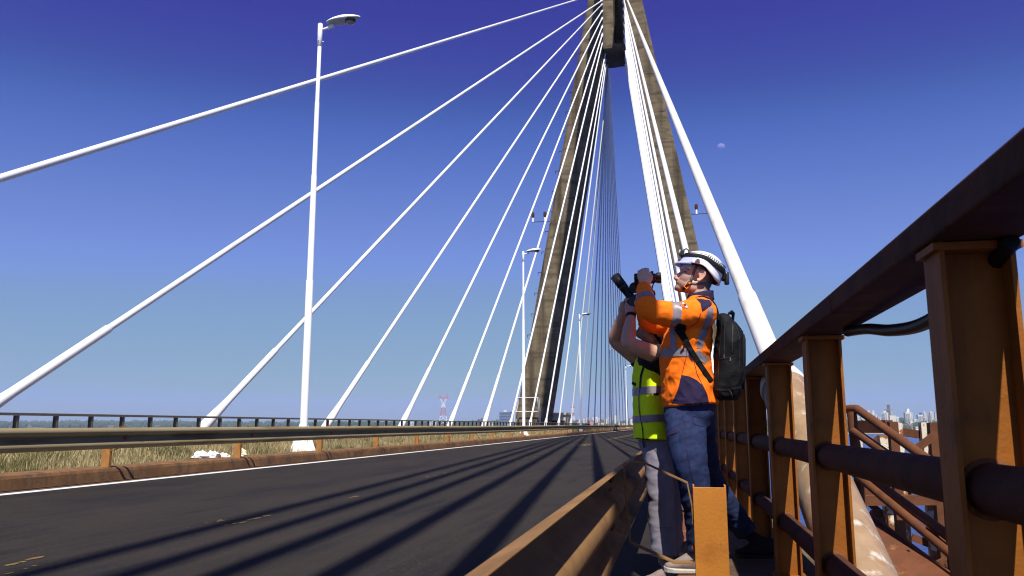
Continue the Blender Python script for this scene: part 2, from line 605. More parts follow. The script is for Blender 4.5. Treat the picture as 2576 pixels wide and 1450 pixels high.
def wprof(x, zt, hgt, sgn=1):
    """W-beam outline (x, z), sgn=+1 waves bulge to +x; thin sheet"""
    h = hgt / 10.0
    pts = [(0.0, 0), (.042, .35), (.078, 1.3), (.083, 2.3), (.055, 3.2), (.012, 4.0), (0.0, 5.0), (.012, 6.0), (.055, 6.8), (.083, 7.7), (.078, 8.7), (.042, 9.65), (0.0, 10)]
    out = [(x + sgn * a, zt - b * h) for a, b in pts]
    back = [(px - sgn * .006, pz) for px, pz in reversed(out)]
    return out + back


guard = thing('guardrail', 'greenish tan steel crash barrier along the kerb on the grass side', 'guardrail', (-9.1, 30, 0.2))
go = Vector(guard.location)


def loc(m, o=go):
    m.v = [(x - o.x, y - o.y, z - o.z) for x, y, z in m.v]
    return m


def bz(y):
    return .018 * noise.noise((1.5, y * .09, 0)) + .010 * noise.noise((7, y * .31, 0))


def bx(y):
    return .05 * noise.noise((3.3, y * .05, 0)) * min(1, max(0, (y - 20) / 40))


rp_ = random.Random(5)
for i in range(0, 56):
    y0, y1 = PY[i] + .30, PY[i + 1] + .30
    m = MB()
    pr = wprof(0, 0, .335)
    A = [(XB + bx(y0) + a, y0 - .06, WT + bz(y0) + b) for a, b in pr]
    B = [(XB + bx(y1) + a + .004, y1 + .06, WT + bz(y1) + b) for a, b in pr]
    k = len(pr)
    m.add(A + B, [(j, (j + 1) % k, (j + 1) % k + k, j + k) for j in range(k)], True)
    loc(m).build('beam', 'rail_green', guard)
for i in range(0, 52):
    y = PY[i]
    zo = bz(y + .3)
    m = MB()
    xp = -9.265 + rp_.uniform(-.008, .008)
    # C section post, web towards the traffic-side end
    m.box((xp - .075, y - .004, .2), (xp + .075, y + .004, .80 + zo))
    m.box((xp - .075, y + .004, .2), (xp - .067, y + .06, .80 + zo))
    m.box((xp + .067, y + .004, .2), (xp + .075, y + .06, .80 + zo))
    loc(m).build('post', 'post_rust', guard)
    if i < 40:
        # bent strap spacer between post and beam
        m = MB()
        ob = bx(y)
        P = [(-9.186, .65), (-9.186, .72), (-9.172, .81), (-9.02 + ob, .885), (-8.985 + ob, .885), (-8.968 + ob, .80), (-8.968 + ob, .60), (-8.985 + ob, .56), (-9.16, .49), (-9.186, .49)]
        for p_, q_ in zip(P[:-1], P[1:]):
            m.bar((p_[0], y + .035, p_[1] + zo), (q_[0], y + .035, q_[1] + zo), .006, .065, (0, 1, 0))
        loc(m).build('spacer', 'post_rust', guard)
        m = MB()
        m.box((XB + .012 + bx(y), y + .0, WT - .185 + zo), (XB + .045 + bx(y), y + .07, WT - .145 + zo))
        loc(m).build('reflector', 'red_reflector', guard)

# ------------------------------------------------------------------ left parapet railing beyond the grass
XP = -12.35
RZT = 1.13
par = thing('parapet_railing', 'grey steel parapet with square posts beyond the grass strip', 'railing', (XP, 30, .1))
po = Vector(par.location)
PYR = [13.56 + 1.02 * i for i in range(-6, 105)]
for i in range(0, len(PYR) - 8, 8):
    m = MB()
    m.box((XP - .06, PYR[i], RZT - .052), (XP + .06, PYR[i + 8] - .006, RZT), )
    loc(m, po).build('top_rail', 'rail_grey', par, bevel=.006)
    m = MB()
    m.tube([(XP, PYR[i], .68), (XP, PYR[i + 8], .68)], .035, 8)
    loc(m, po).build('middle_rail', 'rail_grey', par)
pm = MB()
pm.box((-.008, -.05, 0), (.008, .05, RZT - .154))
pm.box((-.06, -.05, 0), (-.05, .05, RZT - .154))
pm.v = []
pm.f = []
pm.sm = []
# H section: web square to the deck edge
pm.box((-.045, -.028, 0), (-.039, .028, RZT - .154))
pm.box((.039, -.028, 0), (.045, .028, RZT - .154))
pm.box((-.039, -.003, 0), (.039, .003, RZT - .154))
pme = pm.mesh('post')
pme.materials.append(M['rail_grey'])
for y in PYR[:-1]:
    reuse('post', pme, (0, y - po.y, 0.0), par)

# ------------------------------------------------------------------ pylon
DT, XC = 98.0, -6.1
pyl = thing('bridge_pylon', 'tall weathered concrete A-shaped bridge pylon', 'pylon', (XC, DT, -1.6))
yo = Vector(pyl.location)


def hw(z):                                     # outer half width of the A at height z
    return 12.75 - .1766 * (z - 1.0)


for sgn in (-1, 1):
    m = MB()
    zs = [-18, -1, 10, 22, 34, 46, 54, 62, 68]
    rings = []
    for z in zs:
        xo = hw(z)
        w = 3.9 - (z + 18) * .0095
        xi = max(xo - w, .35)
        d = 2.7 - (z + 18) * .012
        c = .28
        ring = [(xo - c, -d), (xo, -d + c), (xo, d - c), (xo - c, d), (xi + c, d), (xi, d - c), (xi, -d + c), (xi + c, -d)]
        rings.append([(XC + sgn * a, DT + b, z) for a, b in ring])
    vs_ = [p for r_ in rings for p in r_]
    fs = []
    for i in range(len(zs) - 1):
        for k in range(8):
            fs.append((i * 8 + k, i * 8 + (k + 1) % 8, (i + 1) * 8 + (k + 1) % 8, (i + 1) * 8 + k))
    fs += [tuple(range(8)), tuple((len(zs) - 1) * 8 + k for k in range(8))]
    m.add(vs_, fs)
    loc(m, yo).build('leg', 'concrete', pyl)
# anchorage shaft between the legs
m = MB()
m.box((XC - 1.42, DT - 2.9, 46.9), (XC - .10, DT + 2.9, 78))
loc(m, yo).build('anchor_shaft', 'concrete', pyl)
m = MB()
m.box((XC - .102, DT + 1.5, 46.95), (XC + 1.12, DT + 2.85, 78))       # deep recess added so that the walkway half falls into shade
m.box((XC - .102, DT - 2.6, 46.95), (XC + 1.12, DT + 1.49, 47.6))
loc(m, yo).build('anchor_shaft', 'concrete', pyl)
m = MB()
m.box((XC + .95, DT - 2.6, 47.61), (XC + 1.118, DT + 1.49, 78))  # added fin: holds the stays and throws shade into the recess
loc(m, yo).build('anchor_shade_fin', 'concrete', pyl)
# formwork joints read as thin shadow lines: shallow collars left out, cast lift seams built proud
for sgn in (-1, 1):
    for z in (38.5, 43.6, 48.8, 54.0, 58.0):
        m = MB()
        xo = hw(z)
        w = 3.9 - (z + 18) * .0095
        xi = max(xo - w, .35)
        d = 2.7 - (z + 18) * .012 + .02
        for (a0, a1) in ((xi + .3, xo - .3),):
            m.box((XC + sgn * a0 if sgn > 0 else XC - a1, DT - d - .005, z), (XC + sgn * a1 if sgn > 0 else XC - a0, DT - d + .1, z + .09))
        loc(m, yo).build('lift_seam', 'concrete', pyl)
# step irons up the outer edge of the left leg and their guide cable
for i in range(22):
    z = 4 + i * 2.55
    x = XC - hw(z)
    m = MB()
    m.bar((x + .1, DT - 1.2, z), (x - .55, DT - 1.2, z), .07, .07)
    m.bar((x - .52, DT - 1.2, z), (x - .52, DT - 1.2, z - .35), .05, .05, (1, 0, 0))
    loc(m, yo).build('step_iron', 'oxide', pyl)
# aviation light brackets
for sgn in (-1, 1):
    z = 25.6
    x = XC + sgn * hw(z)
    br = MB()
    br.bar((x - sgn * .2, DT - 1.5, z), (x + sgn * 2.3, DT - 1.5, z), .07, .07)
    b_ = loc(br, yo).build('light_bracket', 'oxide', pyl)
    for dx in (.7, 2.2):
        m = MB()
        xx = x + sgn * dx
        m.tube([(xx, DT - 1.5, z), (xx, DT - 1.5, z + .55)], .12, 8)
        loc(m, yo).build('lamp_stem', 'lamp_white', b_)
        m = MB()
        m.tube([(xx, DT - 1.5, z + .552), (xx, DT - 1.5, z + .75), (xx, DT - 1.5, z + 1.15), (xx, DT - 1.5, z + 1.25)], [.14, .19, .19, .08], 10)
        loc(m, yo).build('beacon', 'oxide', b_)

# ------------------------------------------------------------------ stay cables
NEAR = [(4.46, 54.0), (12.54, 52.85), (20.57, 52.40), (28.76, 51.52), (37.46, 50.62), (46.0, 49.57), (54.67, 48.6), (63.7, 47.6), (72.64, 46.0), (81.6, 45.2), (90.8, 44.3)]
BEHIND = [(y_, 54.0 + 1.05 * (j + 1)) for j, y_ in enumerate((-5.9, -16.4, -26.3, -35.8, -44.5, -54.7))]
FAR = [(101.5, 44.3), (110.8, 45.2), (121.3, 46.0), (131.4, 47.2), (141.6, 48.4), (151.5, 49.5), (161.5, 50.6), (171, 51.7), (181, 52.8), (192, 53.9), (203, 55.0), (214, 56.0), (225, 57.0)]


def stay(side, y, z, label, group, detailed, r):
    xa = -13.0 if side < 0 else .80
    near = y < DT
    xs = XC + side * (1.46 if side < 0 else 1.16)
    yt = DT - 2.2 if near else DT + 2.2
    if abs(y - DT) < 30:                       # the shortest stays reach in under the shaft
        xs = XC + side * 1.25
        yt = DT - 1.6 if near else DT + 1.6
    A = Vector((xa, y, .6))
    B = Vector((xs, yt, z + .9))
    d = (B - A).normalized()
    A = A - d * (.75 / d.z)
    t = thing('stay_cable', label, 'stay cable', A, group)
    m = MB()
    Lc = (B - A).length
    q0 = (4.2 if side > 0 else (2.9 if y < 60 else .5)) if detailed else .5
    m.tube([A + d * q0, A + d * (q0 + (Lc - q0) * .25), A + d * (q0 + (Lc - q0) * .6), B], r, 14 if detailed else 8, cap=False)
    loc(m, A).build('cable', 'stay_near' if side > 0 and 4 < y < 6 else 'stay', t)
    if (side < 0 and y > 60) or y > 100 or y < 0:
        m = MB()
        m.tube([A, A + d * 1.3, A + d * 1.9], [r * 2.2, r * 2.2, r * 1.0], 8)
        loc(m, A).build('socket', 'stay', t)
        return t
    if side < 0:
        m = MB()
        m.tube([A + d * 3.0, A + d * 3.1, A + d * 6.0, A + d * 6.05], [r * 1.0, r * 1.32, r * 1.28, r * 1.02], 16)
        loc(m, A).build('guide_pipe', 'stay', t)
        m = MB()
        m.tube([A - d * .3, A + d * 2.15, A + d * 2.2, A + d * 2.6, A + d * 3.1], [r * 1.95, r * 1.95, r * 1.9, r * 1.6, r * 1.34], 16)
        loc(m, A).build('socket', 'stay', t)
    else:
        m = MB()
        if 4 < y < 6:
            m.tube([A + d * 2.95, A + d * 3.4, A + d * 4.2, A + d * 4.26, A + d * 4.29], [.083, .0825, .082, .081, r * 1.01], 28)
        else:
            m.tube([A + d * 2.95, A + d * 4.4, A + d * 4.45], [.083, .082, r * 1.01], 16)
        loc(m, A).build('guide_pipe', 'stay_near', t)
        m = MB()
        m.tube([A + d * 2.50, A + d * 2.53, A + d * 2.60, A + d * 2.74, A + d * 3.0], [.160, .167, .155, .125, .086], 28)
        loc(m, A).build('cone_cap', 'stay_near', t)
        m = MB()
        m.tube([A - d * 2.6, A - d * .6, A + d * 2.50], [.172, .168, .160], 32)
        loc(m, A).build('anchor_tube', 'anchor_tube', t)
    # collar where the cable enters the pylon
    if y < DT:
        m = MB()
        m.tube([B - d * 1.6, B - d * 1.5, B - d * .3, B], [r * 1.0, r * 1.9, r * 2.3, r * 2.3], 10)
        loc(m, A).build('top_collar', 'stay', t)
    return t


GL, GR = 'white stay cables on the grass side', 'white stay cables on the walkway side'
for i, (y, z) in enumerate(NEAR):
    lb = ['uppermost and flattest white stay cable, leaving the left edge of the picture highest',
          'second white stay cable on the left, leaving the left edge just above the parapet'][i] if i < 2 else \
        'white stay cable on the left, %s from the nearest towards the pylon' % ORD[i]
    stay(-1, y, z, lb, GL, True, .078 if i < 6 else .085)
for i, (y, z) in enumerate(NEAR):
    lb = ['thick white stay cable sloping down right behind the rusty railing'][0] if i == 0 else \
        'white stay cable on the right, %s from the railing' % ORD[i]
    stay(1, 5.1 if i == 0 else y, z, lb, GR, i < 2, .071 if i == 0 else .076)
for i, (y, z) in enumerate(FAR):
    stay(-1, y, z, 'shaded stay cable beyond the pylon, grass side, %s from the pylon' % ORD[i], 'shaded stay cables beyond the pylon', False, .085)
    stay(1, y, z, 'shaded stay cable beyond the pylon, walkway side, %s from the pylon' % ORD[i], 'shaded stay cables beyond the pylon', False, .085)
for i, (y, z) in enumerate(BEHIND):
    stay(1, y, z, 'overhead stay cable anchored behind the viewer, walkway side, %s from the viewer' % ORD[i], 'overhead stay cables on the walkway side', False, .11)
    stay(-1, y, z, 'stay cable anchored behind the viewer, grass side, %s from the viewer' % ORD[i], 'overhead stay cables on the grass side', False, .08)

# ------------------------------------------------------------------ street lamps
LX = -9.96


def lamp_meshes():
    d = {}
    H = .34                                    # poles stand 12.4 m tall
    m = MB()
    m.tube([(0, 0, 0), (0, 0, 4.35), (0, 0, 4.38), (0, 0, 7.4), (0, 0, 7.43), (0, 0, 9.6), (0, 0, 9.63), (0, 0, 12.0), (0, 0, 12.02)],
           [.108, .100, .086, .080, .070, .066, .058, .054, .03], 18)
    d['pole'] = m.mesh('pole')
    m = MB()
    m.tube([(0, 0, 11.35), (0, 0, 11.36), (0, 0, 12.04), (0, 0, 12.06)], [.058, .072, .072, .05], 16)
    m.tube([(0, 0, 11.5), (.0, -.12, 11.5)], .012, 6)
    m.tube([(.0, 0, 11.5), (.11, .05, 11.5)], .012, 6)
    d['cap_sleeve'] = m.mesh('cap_sleeve')
    m = MB()
    m.tube([(.05, 0, 11.86), (.26, 0, 11.9)], [.036, .036], 12)
    m.tube([(.22, 0, 11.89), (.42, 0, 11.95)], [.05, .06], 12)
    d['arm'] = m.mesh('arm')
    # cobra head: shell above, tray below
    def shell(top):
        vs_, fs = [], []
        nl, na = 14, 14
        for i in range(nl + 1):
            u = i / nl
            x = .22 + 1.02 * u
            wdt = .19 * (math.sin(math.pi * min(1, .06 + .94 * u) ** .8)) ** .62 + .012
            hgt = (.135 if top else .085) * math.sin(math.pi * (.05 + .93 * u)) ** .75
            zc = 12.05 + .10 * u
            for k in range(na + 1):
                a = math.pi * k / na
                vs_.append((x, wdt * math.cos(a), zc + (hgt * math.sin(a) if top else -hgt * math.sin(a))))
        for i in range(nl):
            for k in range(na):
                q = i * (na + 1) + k
                fs.append((q, q + 1, q + na + 2, q + na + 1))
        return MB().add(vs_, fs, True)
    m = shell(True)
    d['lamp_cover'] = m.mesh('lamp_cover')
    m = shell(False)
    m.v = [(x, y * .985, z - .006) for x, y, z in m.v]
    d['lamp_tray'] = m.mesh('lamp_tray')
    m = MB()
    m.tube([(.93, 0, 12.10), (.93, 0, 12.02), (.93, 0, 12.005)], [.165, .155, .145], 22)
    d['lens_ring'] = m.mesh('lens_ring')
    m = MB()
    m.tube([(.93, 0, 12.01), (.93, 0, 11.975), (.93, 0, 11.955)], [.142, .11, .05], 20)
    d['lens'] = m.mesh('lens')
    m = MB()
    m.box((-.36, -.36, .0), (.36, .36, .035))
    d['base_plate'] = m.mesh('base_plate')
    m = MB()
    for k in range(4):
        a = math.pi / 2 * k + math.pi / 4
        c, s_ = math.cos(a), math.sin(a)
        pts = [(.09, .035), (.36, .035), (.33, .10), (.10, .78)]
        v0 = [(c * r_ - s_ * .008, s_ * r_ + c * .008, z) for r_, z in pts]
        v1 = [(c * r_ + s_ * .008, s_ * r_ - c * .008, z) for r_, z in pts]
        m.add(v0 + v1, [(0, 1, 2, 3), (7, 6, 5, 4), (0, 4, 5, 1), (1, 5, 6, 2), (2, 6, 7, 3), (3, 7, 4, 0)])
    d['gusset'] = m.mesh('gusset')
    m = MB()
    for sx in (-1, 1):
        for sy in (-1, 1):
            m.tube([(sx * .3, sy * .3, .03), (sx * .3, sy * .3, .10)], .03, 8)
    d['anchor_bolts'] = m.mesh('anchor_bolts')
    mats = dict(lamp_tray='lamp_grey', lens_ring='black', lens='glass')
    for k, me in d.items():
        for v_ in me.vertices:
            if v_.co.z > 4.0:
                v_.co.z += H
        me.materials.append(M[mats.get(k, 'lamp_white')])
    return d


LM = lamp_meshes()
for i, y in enumerate((20.9, 53.6, 86.5, 127, 167, 206)):
    lb = ['tall white street lamp nearest to the viewer, standing in the grass strip', 'white street lamp next beyond the nearest, in front of the pylon leg',
          'third white street lamp from the viewer, seen past the pylon among the thin stays', 'fourth white street lamp from the viewer, among the dark far stays',
          'fifth white street lamp, beside the raised arms of the man in the vest', 'sixth and farthest white street lamp'][i]
    t = thing('street_lamp', lb, 'street lamp', (LX, y, .19), 'white street lamps in the grass strip')
    for k, me in LM.items():
        if k == 'lens':
            continue
        o = reuse(k, me, (0, 0, 0), t, scale=None)
        if k == 'lens_ring':
            reuse('lens', LM['lens'], (0, 0, 0), o)

# ------------------------------------------------------------------ things at the pylon foot
hx_ = at(1411, 1069, 103).x
hut = thing('service_hut', 'small white flat-roofed hut at the foot of the pylon', 'hut', (hx_, 103, 0))
m = MB()
m.box((-1.2, -1.2, 0), (1.2, 1.2, 2.15))
m.build('wall', 'hut', hut)
m = MB()
m.box((-1.35, -1.4, 2.15), (1.4, 1.4, 2.4))
m.build('roof', 'hut', hut)
sx_ = at(1393, 1069, 101).x
hut2 = thing('equipment_shed', 'dark low shed between the pylon leg and the white hut', 'shed', (sx_, 101, 0))
m = MB()
m.box((-1.0, -.7, 0), (1.2, .7, 1.35))
m.build('wall', 'black', hut2)
m = MB()
m.box((-1.1, -.8, 1.35), (1.3, .8, 1.45))
m.build('roof', 'rust_plate', hut2)
cage = thing('access_cage', 'white tubular access frame in front of the left pylon leg', 'frame', (-17.0, 93.2, .1))
pts = [(-1.45, 0), (-1.35, 2.3), (-.95, 3.9), (1.3, 3.9), (1.45, 2.3), (1.5, 0)]
m = MB()
for yy in (0, .9):
    for a, b in zip(pts[:-1], pts[1:]):
        m.tube([(a[0], yy, a[1]), (b[0], yy, b[1])], .05, 6)
    m.tube([(-1.35, yy, 2.3), (1.45, yy, 2.3)], .05, 6)
m.build('frame', 'hut', cage)
m = MB()
for a in pts[1:5]:
    m.tube([(a[0], 0, a[1]), (a[0], .9, a[1])], .05, 6)
m.build('cross_tube', 'hut', cage)

# ------------------------------------------------------------------ litter on the kerb
def crumple(c, r, flat, seed, n=12, mm=9):
    rd = random.Random(seed)
    b = MB().ball((0, 0, 0), 1.0, n, mm, False)
    off = rd.uniform(0, 90)
    b.v = [(c[0] + x * r[0] * (1 + .55 * noise.noise((x * 2.3 + off, y * 2.3, z * 2.3))), c[1] + y * r[1] * (1 + .55 * noise.noise((x * 2.3, y * 2.3 + off, z * 2.3))),
            c[2] + max(z, -.2) * r[2] * (1 + .6 * noise.noise((x * 2.9, y * 2.9, z * 2.9 + off)))) for x, y, z in b.v]
    return b


for i, (x, y, z, r_, mt_, lb) in enumerate([
        (-9.72, 15.65, .25, (.16, .14, .11), 'litter', 'crumpled white plastic sheet at the left end of the litter heap'),
        (-9.66, 16.0, .24, (.16, .17, .10), 'litter', 'crumpled white plastic sheet in the middle of the litter heap'),
        (-9.60, 16.3, .23, (.13, .16, .07), 'litter', 'flat white plastic sheet at the right end of the litter heap'),
        (-9.68, 17.15, .26, (.14, .13, .13), 'litter_cream', 'crumpled cream paper bag just right of the guardrail post'),
        (-9.58, 16.95, .23, (.08, .08, .06), 'litter', 'small white scrap beside the cream paper bag')]):
    o = crumple((0, 0, 0), r_, 1, 40 + i).build('plastic_litter' if mt_ == 'litter' else 'paper_bag', mt_)
    o.location = (x, y, z)
    tag(o, lb, 'litter', 'litter on the kerb')

# ------------------------------------------------------------------ walkway on the right
WZ = .12
m = MB()
m.box((XR, Y0, -.04), (XR + .16, Y1, WZ))
struct(m.build('walkway_kerb', 'rust_plate', bevel=.012))
m = MB()
m.add([(XR + .16, Y0, WZ - .012), (.74, Y0, WZ - .012), (.74, Y1, WZ - .012), (XR + .16, Y1, WZ - .012)], [(0, 1, 2, 3)])
struct(m.build('walkway', 'grit'))

# right guardrail, seen from behind
gr = thing('walkway_guardrail', 'rusty ochre crash barrier in the right foreground, seen from the walkway', 'guardrail', (-.2, 3.5, 0))
g2 = Vector(gr.location)
RPY = [3.52 + 4.14 * i for i in range(-1, 12)]
for i in range(-1, 12):
    y0, y1 = 3.85 + 4.14 * (i - 1), 3.85 + 4.14 * i
    m = MB()
    pr = wprof(0, 0, .325, -1)
    dz = lambda y: -.012 + .012 * noise.noise((2.2, y * .2, 5))
    A = [(-.262 + a, y0 - .06, .715 + dz(y0) + b) for a, b in pr]
    B = [(-.258 + a, y1 + .06, .715 + dz(y1) + b) for a, b in pr]
    k = len(pr)
    m.add(A + B, [(j, (j + 1) % k, (j + 1) % k + k, j + k) for j in range(k)], True)
    loc(m, g2).build('beam', 'beam_brown', gr)
for y in RPY:
    m = MB()
    xl, xr = .052, .185
    m.box((xl, y - .004, WZ - .1), (xr, y + .004, .648))
    m.box((xl, y + .004, WZ - .1), (xl + .007, y + .07, .656))
    m.box((xr - .007, y + .004, WZ - .1), (xr, y + .07, .656))
    loc(m, g2).build('post', 'ochre_lit', gr, bevel=.002)
    m = MB()
    P = [(.049, .50), (.047, .57), (.031, .663), (-.145, .743), (-.20, .748), (-.229, .737), (-.223, .574), (-.211, .417), (-.029, .342), (.049, .345)]
    wdt = .03
    for (a, b) in zip(P[:-1], P[1:]):
        m.bar((a[0], y + .04, a[1]), (b[0], y + .04, b[1]), .006, .055, (0, 1, 0))
    loc(m, g2).build('spacer', 'beam_brown', gr)

# right-hand railing
ra = thing('walkway_railing', 'heavy rust-brown steel railing on the right with wide posts and round rails', 'railing', (.56, 3, WZ))
r2 = Vector(ra.location)
PR = [-2.7, -1.26, .20, 1.66, 3.30, 4.70] + [6.10 + 1.44 * i for i in range(37)]
x0, x1 = .487, .616
HB, HT = 1.237, 1.297
for i in range(0, len(PR) - 4, 4):
    m = MB()
    m.box((.468, PR[i] - .7, HB), (.627, PR[i + 4] - .703, HT))
    loc(m, r2).build('handrail', 'oxide', ra, bevel=.006)
    for z, nm in ((.785, 'middle_rail'), (.39, 'lower_rail')):
        m = MB()
        m.tube([(.552, PR[i] - .7, z), (.552, PR[i + 4] - .7, z)], .047 if z > .5 else .043, 20, cap=False)
        loc(m, r2).build(nm, 'oxide', ra)
m = MB()
m.box((x0, -.05, 0), (x0 + .009, .05, HB - WZ + .02))
m.box((x1 - .009, -.05, 0), (x1, .05, HB - WZ + .02))
m.box((x0 + .009, -.004, 0), (x1 - .009, .004, HB - WZ + .02))
m.box((x0 - .012, -.056, HB - WZ - .017), (x1 + .012, .056, HB - WZ - .003))
m.box((x0 - .02, -.07, -.02), (x1 + .02, .07, .0))
me = m.mesh('post')
me.materials.append(M['ochre'])
for y in PR:
    m_ = reuse('post', me, (-r2.x, y - r2.y, 0), ra)
# weld collars where the round rails pass the posts
wb = []
for z_, r_ in ((.785, .047), (.39, .043)):
    m = MB()
    m.tube([(0, -.012, 0), (0, -.009, 0), (0, -.0045, 0)], [r_ + .0005, r_ + .005, r_ + .009], 20, cap=False)
    me = m.mesh('weld_bead')
    me.materials.append(M['rust_plate'])
    wb.append((me, z_))
for y in PR[:22]:
    for me, z_ in wb:
        reuse('weld_bead', me, (.552 - r2.x, y - r2.y, z_ - r2.z), ra)
# bolts on the near barrier
m = MB()
m.tube([(-.010, 0, 0), (-.003, 0, 0), (.006, 0, 0), (.010, 0, 0)], [.006, .014, .014, .008], 6, smooth=False)
me = m.mesh('bolt')
me.materials.append(M['rust_plate'])
for yb in (-.29, 3.85):
    for dy in (-.045, .045):
        for z_ in (.655, .60, .505, .445):
            reuse('bolt', me, (-.262 + (-.045 if z_ in (.655, .445) else -.055) - g2.x, yb + dy - g2.y, z_ - g2.z), gr)
for yb in (3.52,):
    for z_ in (.56, .40):
        reuse('bolt', me, (.048 - g2.x, yb + .035 - g2.y, z_ - g2.z), gr)
# corrugated conduit sagging under the handrail
m = MB()
cp = [Vector((.60, 1.58, HB - .01)), Vector((.60, 1.85, HB - .070)), Vector((.60, 2.15, HB - .092)), Vector((.60, 2.45, HB - .074)), Vector((.60, 2.75, HB - .036)), Vector((.60, 3.05, HB - .012))]
path, rad_ = [], []
for i in range(len(cp) - 1):
    for j in range(24):
        t_ = j / 24
        p0, p1, p2, p3 = cp[max(0, i - 1)], cp[i], cp[i + 1], cp[min(len(cp) - 1, i + 2)]
        p = .5 * ((2 * p1) + (-p0 + p2) * t_ + (2 * p0 - 5 * p1 + 4 * p2 - p3) * t_ ** 2 + (-p0 + 3 * p1 - 3 * p2 + p3) * t_ ** 3)
        path.append(p)
        rad_.append(.0175 if (i * 24 + j) % 2 else .0145)
m.tube(path, rad_, 12)
o = m.build('cable_conduit', 'black')
tag(o, 'black corrugated conduit sagging under the railing handrail', 'conduit')

# ------------------------------------------------------------------ river, far banks, city
WATER = -19.0
wm = bpy.data.materials.new('river_water')
wm.use_nodes = True
n_, l_ = wm.node_tree.nodes, wm.node_tree.links
pb = n_['Principled BSDF']
pb.inputs['Base Color'].default_value = (.012, .035, .16, 1)
pb.inputs['Roughness'].default_value = .22
pb.inputs['IOR'].default_value = 1.33
tc = n_.new('ShaderNodeTexCoord')
mp = n_.new('ShaderNodeMapping')
mp.inputs['Scale'].default_value = (.5, 1.1, 1)
nz = n_.new('ShaderNodeTexNoise')
nz.inputs['Scale'].default_value = .55
nz.inputs['Detail'].default_value = 5
bp = n_.new('ShaderNodeBump')
bp.inputs['Strength'].default_value = .9
bp.inputs['Distance'].default_value = .9
l_.new(tc.outputs['Object'], mp.inputs[0])
l_.new(mp.outputs[0], nz.inputs[0])
l_.new(nz.outputs[0], bp.inputs['Height'])
l_.new(bp.outputs[0], pb.inputs['Normal'])
m = MB()
m.add([(-9500, -9500, WATER), (9500, -9500, WATER), (9500, 9500, WATER), (-9500, 9500, WATER)], [(0, 1, 2, 3)])
struct(m.build('water', wm))

M['land'] = mat('land', (0.075, 0.085, 0.035), 0.95, var=0.35, scale=.004, dark=(0.14, 0.11, 0.06), mask=(.55, .7))
M['bank'] = mat('bank', (0.36, 0.27, 0.17), 0.95, var=0.2, scale=.02)
M['far_leaf'] = mat('far_leaf', (0.03, 0.052, 0.02), 0.9, var=0.5, scale=.03)


def shore(az):                                      # distance of the far shore by bearing
    return 1980 + 60 * noise.noise((az * 3, 0, 0)) + 1900 / (1 + math.exp((az + .52) * 16))


def land_z(az, r):
    u = r - shore(az)
    if u < 0:
        return WATER - 3
    rise = min(1, u / 900)
    right = 1 / (1 + math.exp(-(az + .20) * 9))
    near = (10 + 14 * right) * rise + 7 * noise.noise((az * 7, r * .0012, 3)) * rise
    far = max(0, (r - 3200) / 3600)
    return WATER + 2.5 + min(u, 60) * .03 + near + far * (14 + 16 * noise.noise((az * 4.2, r * .0002, 8)) + 5 * noise.noise((az * 19, 0, 4))) * (1 - .5 * right)


vs_, fs = [], []
NA, NR = 150, 46
for i in range(NA + 1):
    az = -1.25 + 2.35 * i / NA
    for j in range(NR + 1):
        r = shore(az) - 30 + (7300 - shore(az)) * (j / NR) ** 2
        vs_.append((r * math.sin(az), r * math.cos(az), land_z(az, r)))
for i in range(NA):
    for j in range(NR):
        a = i * (NR + 1) + j
        fs.append((a, a + 1, a + NR + 2, a + NR + 1))
m = MB()
m.add(vs_, fs, True)
struct(m.build('terrain', 'land'))
vs_, fs = [], []
for i in range(NA + 1):
    az = -1.25 + 2.35 * i / NA
    s_ = shore(az)
    for r, dz in ((s_ - 40, -1), (s_ - 5, .4), (s_ + 14, 2.2), (s_ + 30, 4.2)):
        vs_.append((r * math.sin(az), r * math.cos(az), WATER + dz))
for i in range(NA):
    for j in range(3):
        a = i * 4 + j
        fs.append((a, a + 1, a + 5, a + 4))
m = MB()
m.add(vs_, fs, True)
struct(m.build('riverbank', 'bank'))

# woods along the banks
ico = bmesh.new()
bmesh.ops.create_icosphere(ico, subdivisions=1, radius=1)
iv = [v.co.copy() for v in ico.verts]
jf = [[v.index for v in f.verts] for f in ico.faces]
ico.free()
rnd = random.Random(21)
for seg, (a0, a1, cnt) in enumerate(((-1.0, -.30, 3600), (-.30, .10, 2400), (.10, .62, 2600))):
    m = MB()
    for c in range(cnt):
        az = rnd.uniform(a0, a1)
        u = rnd.random()
        r = shore(az) + 35 + (1500 if seg else 3600) * u ** 1.5
        if noise.noise((az * 24, r * .004, 2)) < -.16:
            continue
        rr = rnd.uniform(4.5, 9.5) * (1 + .00018 * (r - 2000))
        z = land_z(az, r) + rr * .55
        x, y = r * math.sin(az), r * math.cos(az)
        o1 = rnd.uniform(0, 50)
        sq = rnd.uniform(.75, 1.15)
        m.add([(x + p.x * rr * (1 + .45 * noise.noise(p * 1.7 + Vector((o1, 0, 0)))), y + p.y * rr, z + p.z * rr * sq * (1 + .45 * noise.noise(p * 1.7 + Vector((0, o1, 0))))) for p in iv], jf)
    o = struct(m.build('far_wood', 'far_leaf', fix=False), 'stuff')
    o['label'] = ['dark wood along the far shore on the left', 'green trees on the far shore behind the pylon foot', 'green trees on the far shore below the right-hand city'][seg]
    o['category'] = 'trees'

